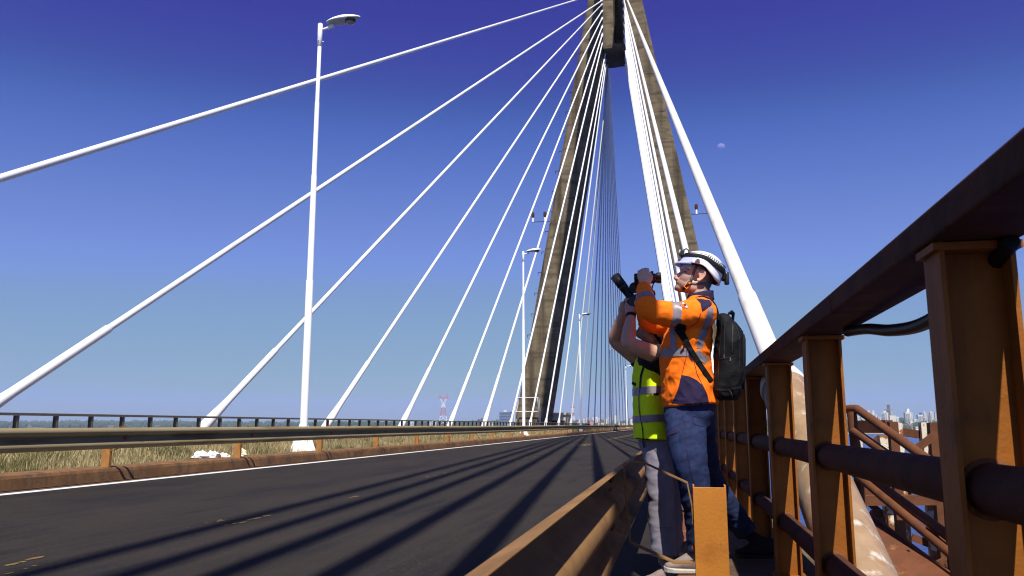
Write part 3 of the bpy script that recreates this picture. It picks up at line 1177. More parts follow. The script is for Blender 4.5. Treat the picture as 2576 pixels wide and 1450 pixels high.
# ---- far buildings
WALLS = {'white': (.66, .65, .62), 'cream': (.60, .55, .46), 'grey': (.36, .36, .36), 'blue': (.17, .22, .33), 'pink': (.45, .22, .20), 'brick': (.33, .15, .10), 'dark': (.14, .11, .12), 'pale': (.52, .53, .54), 'tank': (.03, .06, .36), 'glass': (.30, .38, .42)}
for k_, c_ in WALLS.items():
    M['w_' + k_] = mat('wall_' + k_, c_, .8, var=.08, scale=.08)
M['window'] = mat('far_window', (.05, .06, .08), .3)
M['slab'] = mat('balcony_slab', (.58, .57, .54), .8)
M['tile_roof'] = mat('tile_roof', (.34, .13, .08), .85)


def az_of(vx):
    d = at(vx, 1069, 100.0) - CAM
    return math.atan2(d.x, d.y)


def building(vx0, vx1, vyt, D, wall, label, style='rows', roofbox=None, group='city buildings on the far shore', fl=3.1, turn=.35, name='city_building', base=None):
    a0, a1 = az_of(vx0), az_of(vx1)
    azc = (a0 + a1) / 2
    dist = D
    w = dist * abs(a1 - a0)
    p = at((vx0 + vx1) / 2, vyt, 100.0) - CAM
    ztop = CAMZ + p.z / math.hypot(p.x, p.y) * dist
    zb = (land_z(azc, dist) if base is None else base) - 1
    h = ztop - zb
    # a turned block keeps its apparent width
    dep = w * .75
    ct, st = abs(math.cos(turn)), abs(math.sin(turn))
    k = w / (w * ct + dep * st)
    hw_, hd = w * k / 2, dep * k / 2
    t = thing(name, label, 'building', (dist * math.sin(azc), dist * math.cos(azc), zb), group)
    t.rotation_euler = (0, 0, -azc + turn)
    m = MB()
    m.box((-hw_, -hd, 0), (hw_, hd, h))
    wl_ = m.build('wall', 'w_' + wall, t)
    n = max(1, int((h - 4) / fl))
    m = MB()
    rd = random.Random(int(vx0 * 7))
    if style in ('rows', 'balcony'):
        for i in range(n):
            z = h - 1.2 - fl * (i + 1)
            if z < 0:
                break
            nb = max(2, int(hw_ * 2 / 4.2))
            for j in range(nb):
                xa_ = -hw_ + (j + .22) * 2 * hw_ / nb
                xb_ = -hw_ + (j + .78) * 2 * hw_ / nb
                m.box((xa_, -hd - .12, z + .8), (xb_, -hd + .1, z + 2.2))
            nb = max(2, int(hd * 2 / 4.6))
            for j in range(nb):
                xa_ = -hd + (j + .25) * 2 * hd / nb
                xb_ = -hd + (j + .7) * 2 * hd / nb
                m.box((hw_ - .1, xa_, z + .9), (hw_ + .12, xb_, z + 2.1)) if turn > 0 else m.box((-hw_ - .12, xa_, z + .9), (-hw_ + .1, xb_, z + 2.1))
    elif style == 'bands':
        for i in range(n):
            z = h - 1.0 - fl * (i + 1)
            m.box((-hw_ + .5, -hd - .15, z + 1.0), (hw_ - .5, -hd + .1, z + 2.6))
            m.box((hw_ - .1, -hd + .5, z + 1.0), (hw_ + .15, hd - .5, z + 2.6)) if turn > 0 else m.box((-hw_ - .15, -hd + .5, z + 1.0), (-hw_ + .1, hd - .5, z + 2.6))
    if m.v:
        struct(m.build('windows', 'window', t), 'stuff')
    if style == 'balcony':
        m = MB()
        for i in range(n):
            z = h - 1.2 - fl * (i + 1)
            if z < 0:
                break
            m.box((-hw_ * .9, -hd - 1.4, z + .0), (hw_ * .15, -hd - .13, z + .9))
        struct(m.build('balconies', 'slab', t), 'stuff')
    if style == 'house':
        m = MB()
        m.prism([(-hw_ - .6, h), (hw_ + .6, h), (0, h + w * .22)], (0, -hd - .6, 0), (0, hd + .6, 0), (1, 0, 0), (0, 0, 1))
        m.build('roof', 'tile_roof', t)
    else:
        m = MB()
        m.box((-hw_ - .25, -hd - .25, h + .01), (hw_ + .25, hd + .25, h + .9))
        rf = m.build('roof', 'w_' + wall, t)
        for (f0, f1, hh, ww) in (roofbox or []):
            m = MB()
            m.box((-hw_ + 2 * hw_ * f0, -hd * .5, h + .9), (-hw_ + 2 * hw_ * f1, hd * .6, h + .9 + hh))
            m.build('roof_block', 'w_' + ww, rf)
    return t


def zr(zx, zy):                                  # right-hand city detail -> photo coordinates
    return (3350 + zx * .1941) / 1.59, (1580 + zy * .1941) / 1.59


def zc(zx, zy):                                  # centre city detail
    return (2100 + zx * .1941) / 1.59, (1550 + zy * .1941) / 1.59


def zl(zx, zy):                                  # left city detail
    return (1600 + zx * .2329) / 1.59, (1550 + zy * .2329) / 1.59


def bld(zf, x0, x1, yt, D, wall, label, **k):
    a, b = zf(x0, yt), zf(x1, yt)
    return building(a[0], b[0], a[1], D, wall, label, **k)


bld(zr, 985, 1165, 300, 2620, 'grey', 'tallest grey tower of the right-hand skyline with a dark rooftop box', style='bands', roofbox=[(.35, .66, 13, 'dark')], turn=-.5)
bld(zr, 925, 1065, 365, 2480, 'white', 'white balcony tower just in front of the tallest grey tower', style='balcony', roofbox=[(.3, .7, 5, 'white')], turn=-.4)
bld(zr, 1060, 1215, 425, 2440, 'cream', 'blank cream block right of the white balcony tower', style='none', turn=.3)
bld(zr, 1190, 1275, 455, 2460, 'white', 'low white block at the right end of the cream block', style='rows')
bld(zr, 1378, 1560, 365, 2500, 'white', 'tall white apartment tower standing alone with a stepped rooftop block', style='balcony', roofbox=[(.3, .68, 10, 'white')], turn=.35)
bld(zr, 605, 720, 405, 2560, 'cream', 'cream block with a square roof tower, left of the balcony tower', style='rows', roofbox=[(.2, .6, 12, 'cream')])
bld(zr, 715, 830, 395, 2590, 'white', 'white stepped block with a narrow roof tower, third from the pipe handrail', style='rows', roofbox=[(.2, .5, 10, 'white')], turn=-.3)
bld(zr, 830, 935, 465, 2520, 'pale', 'low pale grey block between the stepped block and the balcony tower', style='rows')
bld(zr, 355, 480, 445, 2650, 'pale', 'pale block partly hidden by the bend of the pipe handrail', style='rows')
bld(zr, 470, 600, 425, 2700, 'white', 'white block just right of the handrail bend', style='rows')
bld(zr, 1560, 1655, 500, 2380, 'white', 'low white house at the foot of the lone white tower', style='rows')
bld(zr, 1640, 1790, 415, 2600, 'white', 'wide white hall roof under the blue tank', style='none', roofbox=[(.5, .8, 6, 'tank')])
bld(zr, 1675, 1765, 445, 2450, 'pale', 'pale grey slab left of the narrow beige tower', style='rows', turn=-.4)
bld(zr, 1780, 1850, 370, 2560, 'cream', 'narrow beige tower right of the blue tank', style='rows', roofbox=[(.1, .6, 3, 'cream')])
bld(zr, 1765, 1865, 450, 2420, 'pale', 'grey balcony slab in front of the narrow beige tower', style='balcony', turn=.3)
bld(zr, 1870, 1955, 425, 2440, 'grey', 'plain grey slab above the rusty trestle column', style='rows', turn=-.45)
bld(zr, 1905, 2005, 365, 2640, 'cream', 'cream tower behind the plain grey slab', style='rows', roofbox=[(.2, .5, 4, 'cream')])
bld(zr, 2010, 2072, 365, 2610, 'glass', 'pale blue glass tower near the dark railing post', style='none')
bld(zr, 2078, 2200, 350, 2560, 'cream', 'cream balcony tower touching the dark railing post', style='balcony', roofbox=[(.2, .5, 4, 'cream'), (.6, .8, 3, 'white')], turn=-.3)
bld(zr, 1325, 1545, 615, 2180, 'pink', 'low pink building above the shore between the trestle columns', style='bands', turn=.1)
bld(zr, 1480, 1570, 560, 2230, 'white', 'white house above the pink building', style='rows')
bld(zr, 1595, 1660, 660, 2120, 'white', 'small white domed house right of the pink building', style='rows')
bld(zr, 2110, 2200, 595, 2160, 'pale', 'small house with a red roof among the trees by the dark post', style='house')
bld(zr, 590, 760, 700, 2120, 'pale', 'low pale house by the water behind the pipe handrail', style='house')

bld(zc, 1835, 1895, 575, 2350, 'cream', 'slender cream tower behind the bright lamp post, centre skyline', style='none', turn=.3)
bld(zc, 1715, 1800, 625, 2300, 'white', 'white balcony tower left of the slender cream tower', style='balcony', turn=-.3)
bld(zc, 1620, 1715, 655, 2380, 'cream', 'cream house left of the white balcony tower, centre skyline', style='rows')
bld(zc, 1435, 1535, 635, 2450, 'white', 'white gabled block between two dark far stays', style='rows', roofbox=[(.2, .5, 3, 'white')])
bld(zc, 1375, 1425, 625, 2480, 'white', 'small white tower left of the white gabled block', style='rows')
bld(zc, 1240, 1305, 628, 2520, 'cream', 'cream block beside the third street lamp', style='rows')
bld(zc, 1185, 1235, 655, 2460, 'white', 'white house left of the third street lamp', style='rows')
bld(zc, 1310, 1430, 690, 2250, 'pink', 'pinkish roofed house below the small white tower', style='house')
bld(zc, 1480, 1625, 728, 2120, 'cream', 'long low shed with a red roof by the far shore', style='house')
bld(zc, 1060, 1130, 715, 2150, 'cream', 'little orange-roofed house left of the third street lamp', style='house')
bld(zc, 1920, 1965, 715, 2150, 'white', 'little white house right of the slender cream tower', style='rows')
bld(zc, 1990, 2065, 745, 2100, 'cream', 'cream shed beside the thick dark stay cluster', style='rows')
bld(zc, 2150, 2265, 640, 2300, 'pale', 'house with a reddish roof just left of the man in the vest', style='house')

bld(zl, 1705, 1935, 425, 1900, 'blue', 'blue-grey office slab left of the pylon leg', style='bands', roofbox=[(.35, .62, 4, 'cream')], turn=-.38, fl=3.4)
bld(zl, 1335, 1428, 552, 2050, 'dark', 'small dark tower between two stays left of the office slab', style='rows', roofbox=[(.7, 1.0, 3, 'dark')])
bld(zl, 503, 622, 568, 1950, 'white', 'white balcony block left of the lattice power pylon', style='balcony')
bld(zl, 152, 235, 592, 1980, 'pale', 'pale block low behind the parapet near the fourth left stay', style='rows')
bld(zl, 1520, 1600, 600, 2000, 'cream', 'low cream building just left of the office slab', style='rows')

# ---- lattice power pylons
M['pyl_white'] = mat('pylon_white', (.70, .70, .70), .6)
M['pyl_red'] = mat('pylon_red', (.45, .10, .08), .6)


def lattice(vx, vyt, vyb, D, label):
    azc = az_of(vx)
    p = at(vx, vyt, 100.0) - CAM
    ztop = CAMZ + p.z / math.hypot(p.x, p.y) * D
    zb = land_z(azc, D) if D > shore(azc) else WATER
    H = ztop - zb
    t = thing('power_pylon', label, 'power pylon', (D * math.sin(azc), D * math.cos(azc), zb), 'red and white lattice power pylons')
    t.rotation_euler = (0, 0, -azc)
    k = H / 100.0
    w_ = .42 * max(1, D / 1500)
    secs = [(0, 13.5, 22, 10.4, 'pyl_red'), (22, 10.4, 44, 7.0, 'pyl_white'), (44, 7.0, 64, 4.4, 'pyl_red'), (64, 4.4, 73, 3.0, 'pyl_white')]
    for (z0, h0, z1, h1, mt_) in secs:
        m = MB()
        for sx in (-1, 1):
            for sy in (-1, 1):
                m.bar((sx * h0 * k, sy * h0 * k, z0 * k), (sx * h1 * k, sy * h1 * k, z1 * k), w_ * 1.5, w_ * 1.5)
        n = 2
        for i in range(n):
            za, zb_ = z0 + (z1 - z0) * i / n, z0 + (z1 - z0) * (i + 1) / n
            ha, hb = h0 + (h1 - h0) * i / n, h0 + (h1 - h0) * (i + 1) / n
            for sy in (-1, 1):
                m.bar((-ha * k, sy * ha * k, za * k), (hb * k, sy * hb * k, zb_ * k), w_, w_)
                m.bar((ha * k, sy * ha * k, za * k), (-hb * k, sy * hb * k, zb_ * k), w_, w_)
                m.bar((-hb * k, sy * hb * k, zb_ * k), (hb * k, sy * hb * k, zb_ * k), w_, w_)
        m.build('mast_section', mt_, t)
    for s_ in (-1, 1):
        m = MB()
        for sy in (-1, 1):
            m.bar((s_ * 2.6 * k, sy * 2.4 * k, 73 * k), (s_ * 8.5 * k, sy * 1.2 * k, 86 * k), w_, w_)
            m.bar((-s_ * 1.0 * k, sy * 2.4 * k, 73 * k), (s_ * 6.6 * k, sy * 1.2 * k, 86 * k), w_, w_)
        m.build('fork_arm', 'pyl_white', t)
        m = MB()
        m.bar((s_ * 6.6 * k, 0, 86 * k), (s_ * 8.0 * k, 0, 100 * k), w_, w_)
        m.bar((s_ * 10.0 * k, 0, 86 * k), (s_ * 8.0 * k, 0, 100 * k), w_, w_)
        m.bar((s_ * 7.0 * k, 0, 90 * k), (s_ * 9.6 * k, 0, 90 * k), w_, w_)
        m.build('peak', 'pyl_red', t)
    m = MB()
    m.bar((-15 * k, 0, 86 * k), (15 * k, 0, 86 * k), w_, w_)
    m.bar((-12 * k, 0, 89.5 * k), (12 * k, 0, 89.5 * k), w_, w_)
    for i in range(-6, 6):
        m.bar((i * 2 * k, 0, (86 if i % 2 else 89.5) * k), ((i + 1) * 2 * k, 0, (89.5 if i % 2 else 86) * k), w_, w_)
    m.build('cross_arm', 'pyl_red', t)
    for s_ in (-1, 0, 1):
        m = MB()
        m.bar((s_ * 14.5 * k, 0, 86 * k), (s_ * 14.5 * k, 0, 83 * k), w_ * .8, w_ * .8)
        m.build('insulator', 'w_grey', t)


v = zl(740, 90)
lattice(v[0], v[1], 1075, 1750, 'red and white lattice power pylon left of the office slab')
v = zc(985, 370)
lattice(v[0], v[1], 1075, 2900, 'small red and white lattice power pylon right of the white hut')

# ------------------------------------------------------------------ day moon
mm = bpy.data.materials.new('moon')
mm.use_nodes = True
n_, l_ = mm.node_tree.nodes, mm.node_tree.links
n_.remove(n_['Principled BSDF'])
df = n_.new('ShaderNodeBsdfDiffuse')
df.inputs[0].default_value = (.11, .08, .085, 1)
tp = n_.new('ShaderNodeBsdfTransparent')
ad = n_.new('ShaderNodeAddShader')
l_.new(df.outputs[0], ad.inputs[0])
l_.new(tp.outputs[0], ad.inputs[1])
gb = n_.new('ShaderNodeNewGeometry')                 # only the lit near half adds light
tp2 = n_.new('ShaderNodeBsdfTransparent')
mxm = n_.new('ShaderNodeMixShader')
l_.new(gb.outputs['Backfacing'], mxm.inputs[0])
l_.new(ad.outputs[0], mxm.inputs[1])
l_.new(tp2.outputs[0], mxm.inputs[2])
l_.new(mxm.outputs[0], n_['Material Output'].inputs[0])
md = (at(1814, 371, 100.0) - CAM).normalized()
o = MB().ball((0, 0, 0), 45000 * .00485, 24, 16).build('moon', mm)
o.location = CAM + md * 45000
tag(o, 'pale half moon in the daytime sky above the railing', 'moon')

# ------------------------------------------------------------------ rusty stair and trestle outside the railing
def zs_(zx, zy, Y):
    return at((3350 + zx * .5206) / 1.59, (1550 + zy * .5206) / 1.59, Y)


st = thing('steel_stair', 'rusty stair with round pipe handrails going down outside the railing', 'stair', zs_(190, 960, 6.6))
so = Vector(st.location)
RR = .031
for (p, q, nm) in [((150, 165, 6.6), (905, 705, 5.25), 'top_handrail'), ((128, 335, 6.6), (905, 880, 5.25), 'knee_rail'), ((140, 612, 6.62), (905, 1180, 5.27), 'far_handrail'), ((128, 655, 6.55), (900, 1300, 5.2), 'far_knee_rail')]:
    m = MB()
    m.tube([zs_(*p), zs_(*q)], RR, 14)
    loc(m, so).build(nm, 'rust_pipe', st)
m = MB()
m.tube([zs_(40, 172, 6.75), zs_(100, 163, 6.65), zs_(150, 165, 6.6)], RR, 14)
loc(m, so).build('landing_rail', 'rust_pipe', st)
for (p, q) in [((108, 185, 6.62), (192, 960, 6.62)), ((848, 640, 5.28), (905, 1480, 5.28))]:
    m = MB()
    m.tube([zs_(*p), zs_(*q)], .036, 14)
    loc(m, so).build('newel_post', 'rust_pipe', st)
a0, a1 = zs_(198, 945, 6.5), zs_(890, 1455, 5.15)
b0, b1 = zs_(-60, 1190, 6.1), zs_(400, 1850, 4.7)
m = MB()
n0 = Vector((0, 0, -.012))
m.add([a0, a1, b1, b0, a0 + n0, a1 + n0, b1 + n0, b0 + n0], [(0, 1, 2, 3), (7, 6, 5, 4), (0, 4, 5, 1), (1, 5, 6, 2), (2, 6, 7, 3), (3, 7, 4, 0)])
loc(m, so).build('tread_plate', 'rust_plate', st)
m = MB()
m.bar(a0 + Vector((0, 0, -.02)), a1 + Vector((0, 0, -.02)), .012, .07)
loc(m, so).build('stringer', 'rust_pipe', st)
m = MB()
hc = zs_(525, 1265, 5.80)
nn = (a1 - a0).cross(b0 - a0).normalized()
if nn.y > 0:
    nn = -nn
dv = (hc - CAM).normalized()
den = dv.dot(nn)
hc = CAM + dv * ((a0 - CAM).dot(nn) / den)
m.tube([hc + nn * .004, hc - nn * .03], .026, 18)  # black disc painted in for the dark of the hole
loc(m, so).build('painted_hole', 'black', st)

tr = thing('steel_trestle', 'rusty steel trestle with peeling white paint on its columns, outside the railing', 'trestle', zs_(480, 1200, 8.4))
to = Vector(tr.location)


def column(zx0, zx1, zy0, Y, mt_, side=None, h=2.6, dep=.10):
    p, q = zs_(zx0, zy0, Y), zs_(zx1, zy0, Y)
    m = MB()
    z1 = p.z
    m.box((p.x, Y, z1 - h), (p.x + .01, Y + dep, z1 - .004))
    m.box((q.x - .01, Y, z1 - h), (q.x, Y + dep, z1 - .004))
    m.box((p.x + .0, Y - .008, z1 - h), (q.x, Y, z1))
    c = loc(m, to).build('column', mt_, tr)
    if side:
        m = MB()
        m.box((q.x + .003, Y - .006, z1 - h), (q.x + side, Y + .002, z1 - .01))
        loc(m, to).build('flange', 'peel', c)
    return c


column(322, 396, 368, 8.6, 'peel')
column(398, 462, 262, 8.2, 'rust_pipe', side=.04)
column(640, 697, 268, 8.5, 'peel')
column(706, 770, 268, 8.3, 'rust_pipe')
column(136, 180, 262, 8.9, 'peel')


def strut(p, q, w, h, mt_='rust_pipe', nm='strut'):
    m = MB()
    m.bar(zs_(*p), zs_(*q), w, h)
    loc(m, to).build(nm, mt_, tr)


strut((185, 300, 8.75), (398, 300, 8.35), .08, .12, 'rust_plate', 'top_beam')
strut((465, 338, 8.3), (640, 362, 8.6), .02, .075, 'rust_plate', 'top_beam')
strut((200, 868, 8.0), (830, 862, 8.0), .09, .085, 'rust_pipe', 'cross_beam')
strut((190, 806, 8.5), (560, 800, 8.5), .06, .06, 'rust_plate', 'cross_beam')
strut((610, 470, 8.15), (765, 352, 8.15), .06, .06, 'rust_pipe', 'diagonal')
strut((245, 890, 8.9), (360, 985, 8.9), .05, .06, 'rust_plate', 'diagonal')
strut((250, 960, 8.7), (460, 1070, 8.7), .05, .06, 'rust_plate', 'diagonal')
strut((572, 1150, 8.6), (740, 1215, 8.6), .03, .07, 'rust_plate', 'diagonal')
strut((270, 430, 8.8), (330, 380, 8.8), .04, .06, 'rust_plate', 'diagonal')
strut((740, 1365, 7.4), (828, 1325, 7.4), .04, .04, 'rust_pipe', 'bracket')
strut((826, 1325, 7.4), (878, 1420, 7.4), .04, .04, 'rust_pipe', 'bracket')

# ------------------------------------------------------------------ air between the bridge and the far shore
hz = bpy.data.materials.new('haze')
hz.use_nodes = True
n_, l_ = hz.node_tree.nodes, hz.node_tree.links
n_.remove(n_['Principled BSDF'])
pv = n_.new('ShaderNodeVolumePrincipled')
pv.inputs['Color'].default_value = (.62, .76, .98, 1)
pv.inputs['Density'].default_value = 1.0e-4
pv.inputs['Anisotropy'].default_value = .1
l_.new(pv.outputs[0], n_['Material Output'].inputs['Volume'])
m = MB()
m.box((-8500, -300, WATER - 4), (8500, 8500, 92))
o = m.build('haze', hz)
struct(o, 'stuff')

# ------------------------------------------------------------------ the two men
def cloth(name, col, var=.1, rough=.85, scale=30, bump=.15, bscale=160, sheen=0, **k):
    M[name] = mat(name, col, rough, var=var, scale=scale, bump=bump, bscale=bscale, sheen=sheen, spec=.2, **k)


M['skin'] = mat('skin', (.56, .335, .235), .5, var=.10, scale=28, spec=.4, bump=.06, bscale=220, sss=.15)
M['skin2'] = mat('skin_tan', (.46, .27, .18), .5, var=.10, scale=28, spec=.4, bump=.06, bscale=220, sss=.15)
for nm_ in ('skin', 'skin2'):
    mt2 = M[nm_]
    n_, l_ = mt2.node_tree.nodes, mt2.node_tree.links
    pb = n_['Principled BSDF']
    src = pb.inputs['Base Color'].links[0].from_socket
    for an, colr in (('lips', (.40, .13, .105)), ('beard', (.15, .095, .075)), ('hair', (.075, .065, .055))):
        a_ = n_.new('ShaderNodeAttribute')
        a_.attribute_name = an
        x_ = n_.new('ShaderNodeMix')
        x_.data_type = 'RGBA'
        l_.new(a_.outputs['Fac'], x_.inputs[0])
        l_.new(src, x_.inputs[6])
        x_.inputs[7].default_value = (*colr, 1)
        src = x_.outputs[2]
    l_.new(src, pb.inputs['Base Color'])
M['stubble'] = mat('stubble', (.17, .095, .07), .7, var=.15, scale=60)
M['hair'] = mat('hair', (.06, .05, .045), .8, var=.4, scale=90, bump=.3, bscale=300)
M['hair_grey'] = mat('hair_grey', (.13, .115, .10), .8, var=.4, scale=120, bump=.3, bscale=300)
cloth('orange', (1.0, .18, .006), var=.04)
cloth('lime', (.66, .88, .010), var=.04)
cloth('navy', (.022, .014, .045), var=.15)
cloth('tee', (.014, .013, .014), var=.2)
cloth('trouser', (.21, .19, .225), var=.12, scale=12)
cloth('jeans', (.011, .018, .056), var=.22, scale=9, dark=(.028, .044, .115), mask=(.42, .80), bump=.3, bscale=300)
cloth('pack', (.0045, .0045, .0055), var=.3, rough=.75, bump=.3, bscale=90)
cloth('strap_grey', (.11, .105, .11), var=.1, rough=.6)
cloth('suede', (.20, .15, .13), var=.15)
M['sole'] = mat('sole', (.42, .39, .32), .7, var=.1, scale=20)
M['helmet'] = mat('helmet', (.80, .79, .82), .25, coat=.3)
M['helmet_in'] = mat('helmet_liner', (.012, .012, .013), .8)
M['buckle'] = mat('buckle', (.75, .20, .02), .4)
M['gunmetal'] = mat('gunmetal', (.03, .03, .03), .35)
M['silver'] = mat('reflective_tape', (.235, .20, .215), .45, var=.12, scale=40, metal=.15)
M['red_trim'] = mat('red_trim', (.28, .03, .03), .8)
M['logo_blue'] = mat('logo_blue', (.35, .45, .75), .7)
M['label_ink'] = mat('label_ink', (.10, .03, .03), .8)
vm = bpy.data.materials.new('clear_visor')
vm.use_nodes = True
n_, l_ = vm.node_tree.nodes, vm.node_tree.links
n_.remove(n_['Principled BSDF'])
tp = n_.new('ShaderNodeBsdfTransparent')
tp.inputs[0].default_value = (.84, .86, .95, 1)
gl = n_.new('ShaderNodeBsdfGlossy')
gl.inputs['Roughness'].default_value = .06
mx = n_.new('ShaderNodeMixShader')
mx.inputs[0].default_value = .16
l_.new(tp.outputs[0], mx.inputs[1])
l_.new(gl.outputs[0], mx.inputs[2])
l_.new(mx.outputs[0], n_['Material Output'].inputs[0])
M['visor'] = vm


def spline(ctrl, sub=5):
    """Catmull-Rom through (Vector, ra, rb) controls"""
    pts, rad = [], []
    n = len(ctrl)
    for i in range(n - 1):
        c = [ctrl[max(0, i - 1)], ctrl[i], ctrl[i + 1], ctrl[min(n - 1, i + 2)]]
        for j in range(sub):
            t = j / sub

            def cr(a, b, c_, d):
                return .5 * ((2 * b) + (c_ - a) * t + (2 * a - 5 * b + 4 * c_ - d) * t * t + (3 * b - a - 3 * c_ + d) * t ** 3)
            pts.append(cr(*[Vector(q[0]) for q in c]))
            rad.append((max(.002, cr(*[q[1] for q in c])), max(.002, cr(*[q[2] for q in c]))))
    pts.append(Vector(ctrl[-1][0]))
    rad.append((ctrl[-1][1], ctrl[-1][2]))
    return pts, rad


def limb(m, ctrl, n=18, ref=None, round_ends=True, sub=5):
    """ctrl: list of (point, r) or (point, ra, rb); ra along ref"""
    ctrl = [c if len(c) == 3 else (c[0], c[1], c[1]) for c in ctrl]
    pts, rad = spline(ctrl, sub)
    if round_ends:
        for end in (0, -1):
            d = (pts[0] - pts[1]).normalized() if end == 0 else (pts[-1] - pts[-2]).normalized()
            p, r = pts[end], rad[end]
            rm = min(r)
            ext = [(p + d * rm * math.sin(a), (r[0] * math.cos(a), r[1] * math.cos(a))) for a in (R(35), R(62), R(82))]
            if end == 0:
                pts = [e[0] for e in reversed(ext)] + pts
                rad = [e[1] for e in reversed(ext)] + rad
            else:
                pts = pts + [e[0] for e in ext]
                rad = rad + [e[1] for e in ext]
    return m.tube(pts, rad, n, ref=ref, share=True)


def remesh(m, voxel, smooth=3, factor=.5, disp=None, name='tmp'):
    """union of the closed shapes in m as one continuous surface"""
    me = m.mesh(name)
    o = bpy.data.objects.new(name, me)
    COL.objects.link(o)
    r = o.modifiers.new('r', 'REMESH')
    r.mode = 'VOXEL'
    r.voxel_size = voxel
    r.use_smooth_shade = True
    if smooth:
        s = o.modifiers.new('s', 'SMOOTH')
        s.factor, s.iterations = factor, smooth
    dg = bpy.context.evaluated_depsgraph_get()
    dg.update()
    out = bpy.data.meshes.new_from_object(o.evaluated_get(dg))
    bpy.data.objects.remove(o)
    if disp:
        out.update()
        nr = [v.normal.copy() for v in out.vertices]
        for v, n in zip(out.vertices, nr):
            v.co += n * disp(v.co)
        out.update()
    out.polygons.foreach_set('use_smooth', [True] * len(out.polygons))
    return out


def put(me, name, mt_, parent, origin):
    me.name = name
    for v in me.vertices:
        v.co -= origin
    me.materials.clear()
    me.materials.append(M[mt_])
    me.update()
    o = bpy.data.objects.new(name, me)
    return link(o, parent)


def cut(me, planes, off, name):
    """piece of a garment between planes (point, normal kept side), lifted off the cloth"""
    bm = bmesh.new()
    bm.from_mesh(me)
    for p, n in planes:
        bmesh.ops.bisect_plane(bm, geom=bm.verts[:] + bm.edges[:] + bm.faces[:], plane_co=Vector(p), plane_no=Vector(n), clear_inner=True)
    bm.normal_update()
    for v in bm.verts:
        v.co += v.normal * off
    out = bpy.data.meshes.new(name)
    bm.to_mesh(out)
    bm.free()
    out.polygons.foreach_set('use_smooth', [True] * len(out.polygons))
    return out


from mathutils.bvhtree import BVHTree
from mathutils.geometry import tessellate_polygon


def tree_of(me):
    return BVHTree.FromPolygons([v.co.copy() for v in me.vertices], [tuple(p.vertices) for p in me.polygons])


def project(tree, pts, faces, name, off=.003, frm=3.0):
    """lay a flat outline given in photo coordinates onto cloth, along the view rays"""
    out = []
    for (vx, vy) in pts:
        p = at(vx, vy, frm)
        d = (p - CAM).normalized()
        h = tree.ray_cast(p, d)
        out.append(h[0] - d * off if h[0] is not None else None)
    good = [p for p in out if p is not None]
    if not good:
        return None
    for i, p in enumerate(out):
        if p is None:
            j = min((k for k in range(len(out)) if out[k] is not None), key=lambda k: abs(k - i))
            out[i] = out[j].copy()
    me = bpy.data.meshes.new(name)
    me.from_pydata([tuple(p) for p in out], [], faces)
    me.polygons.foreach_set('use_smooth', [True] * len(me.polygons))
    me.update()
    return me


def patch(tree, poly, name, step=1.2, off=.003, frm=3.0):
    """polygon patch (photo coordinates) sampled on a fine grid and laid on cloth"""
    bm = bmesh.new()
    vs2 = [bm.verts.new((x, -y, 0)) for x, y in poly]
    bm.faces.new(vs2)
    bmesh.ops.triangulate(bm, faces=bm.faces[:])
    for ax in (0, 1):
        lo = min(p[ax] for p in poly)
        hi = max(p[ax] for p in poly)
        k = lo + step
        while k < hi:
            co = (k, 0, 0) if ax == 0 else (0, -k, 0)
            no = (1, 0, 0) if ax == 0 else (0, 1, 0)
            bmesh.ops.bisect_plane(bm, geom=bm.verts[:] + bm.edges[:] + bm.faces[:], plane_co=co, plane_no=no)
            k += step
    bm.verts.index_update()
    pts = [(v.co.x, -v.co.y) for v in bm.verts]
    fs = [tuple(v.index for v in f.verts) for f in bm.faces]
    bm.free()
    return project(tree, pts, fs, name, off, frm)


def ribbon(pts, w):
    """centre line -> polygon outline in photo coordinates"""
    L_, R_ = [], []
    for i, p in enumerate(pts):
        a, b = Vector(pts[max(0, i - 1)]), Vector(pts[min(len(pts) - 1, i + 1)])
        d = (b - a).normalized()
        n = Vector((-d.y, d.x))
        ww = w[i] if isinstance(w, (list, tuple)) else w
        L_.append(tuple(Vector(p) + n * ww / 2))
        R_.append(tuple(Vector(p) - n * ww / 2))
    return L_ + R_[::-1]


# photo detail -> photo coordinates
def za(x, y):
    return 1478 + x * .3252, 597.5 + y * .3252


def zb(x, y):
    return 1478 + x * .3058, 1006.3 + y * .3058


def zh(x, y):
    return (2450 + x * .2069) / 1.59, (950 + y * .2069) / 1.59


def zk(x, y):
    return (2470 + x * .1793) / 1.59, (1040 + y * .1793) / 1.59


def A_(x, y, Y):
    return at(*za(x, y), Y)


def B_(x, y, Y):
    return at(*zb(x, y), Y)


def H_(x, y, Y):
    return at(*zh(x, y), Y)


def K_(x, y, Y):
    return at(*zk(x, y), Y)


class Frame:
    """head frame: forward, side, up"""

    def __init__(s, o, tilt, turn):
        s.o = Vector(o)
        f = Vector((-math.cos(tilt), 0, math.sin(tilt)))
        u = Vector((math.sin(tilt), 0, math.cos(tilt)))
        rz = Matrix.Rotation(turn, 3, 'Z')
        s.f, s.u = rz @ f, rz @ u
        s.w = s.u.cross(s.f)            # towards the camera side for a man facing -x ... sign fixed below
        if s.w.y > 0:
            s.w = -s.w

    def __call__(s, f, w, u):
        return s.o + s.f * f + s.w * w + s.u * u


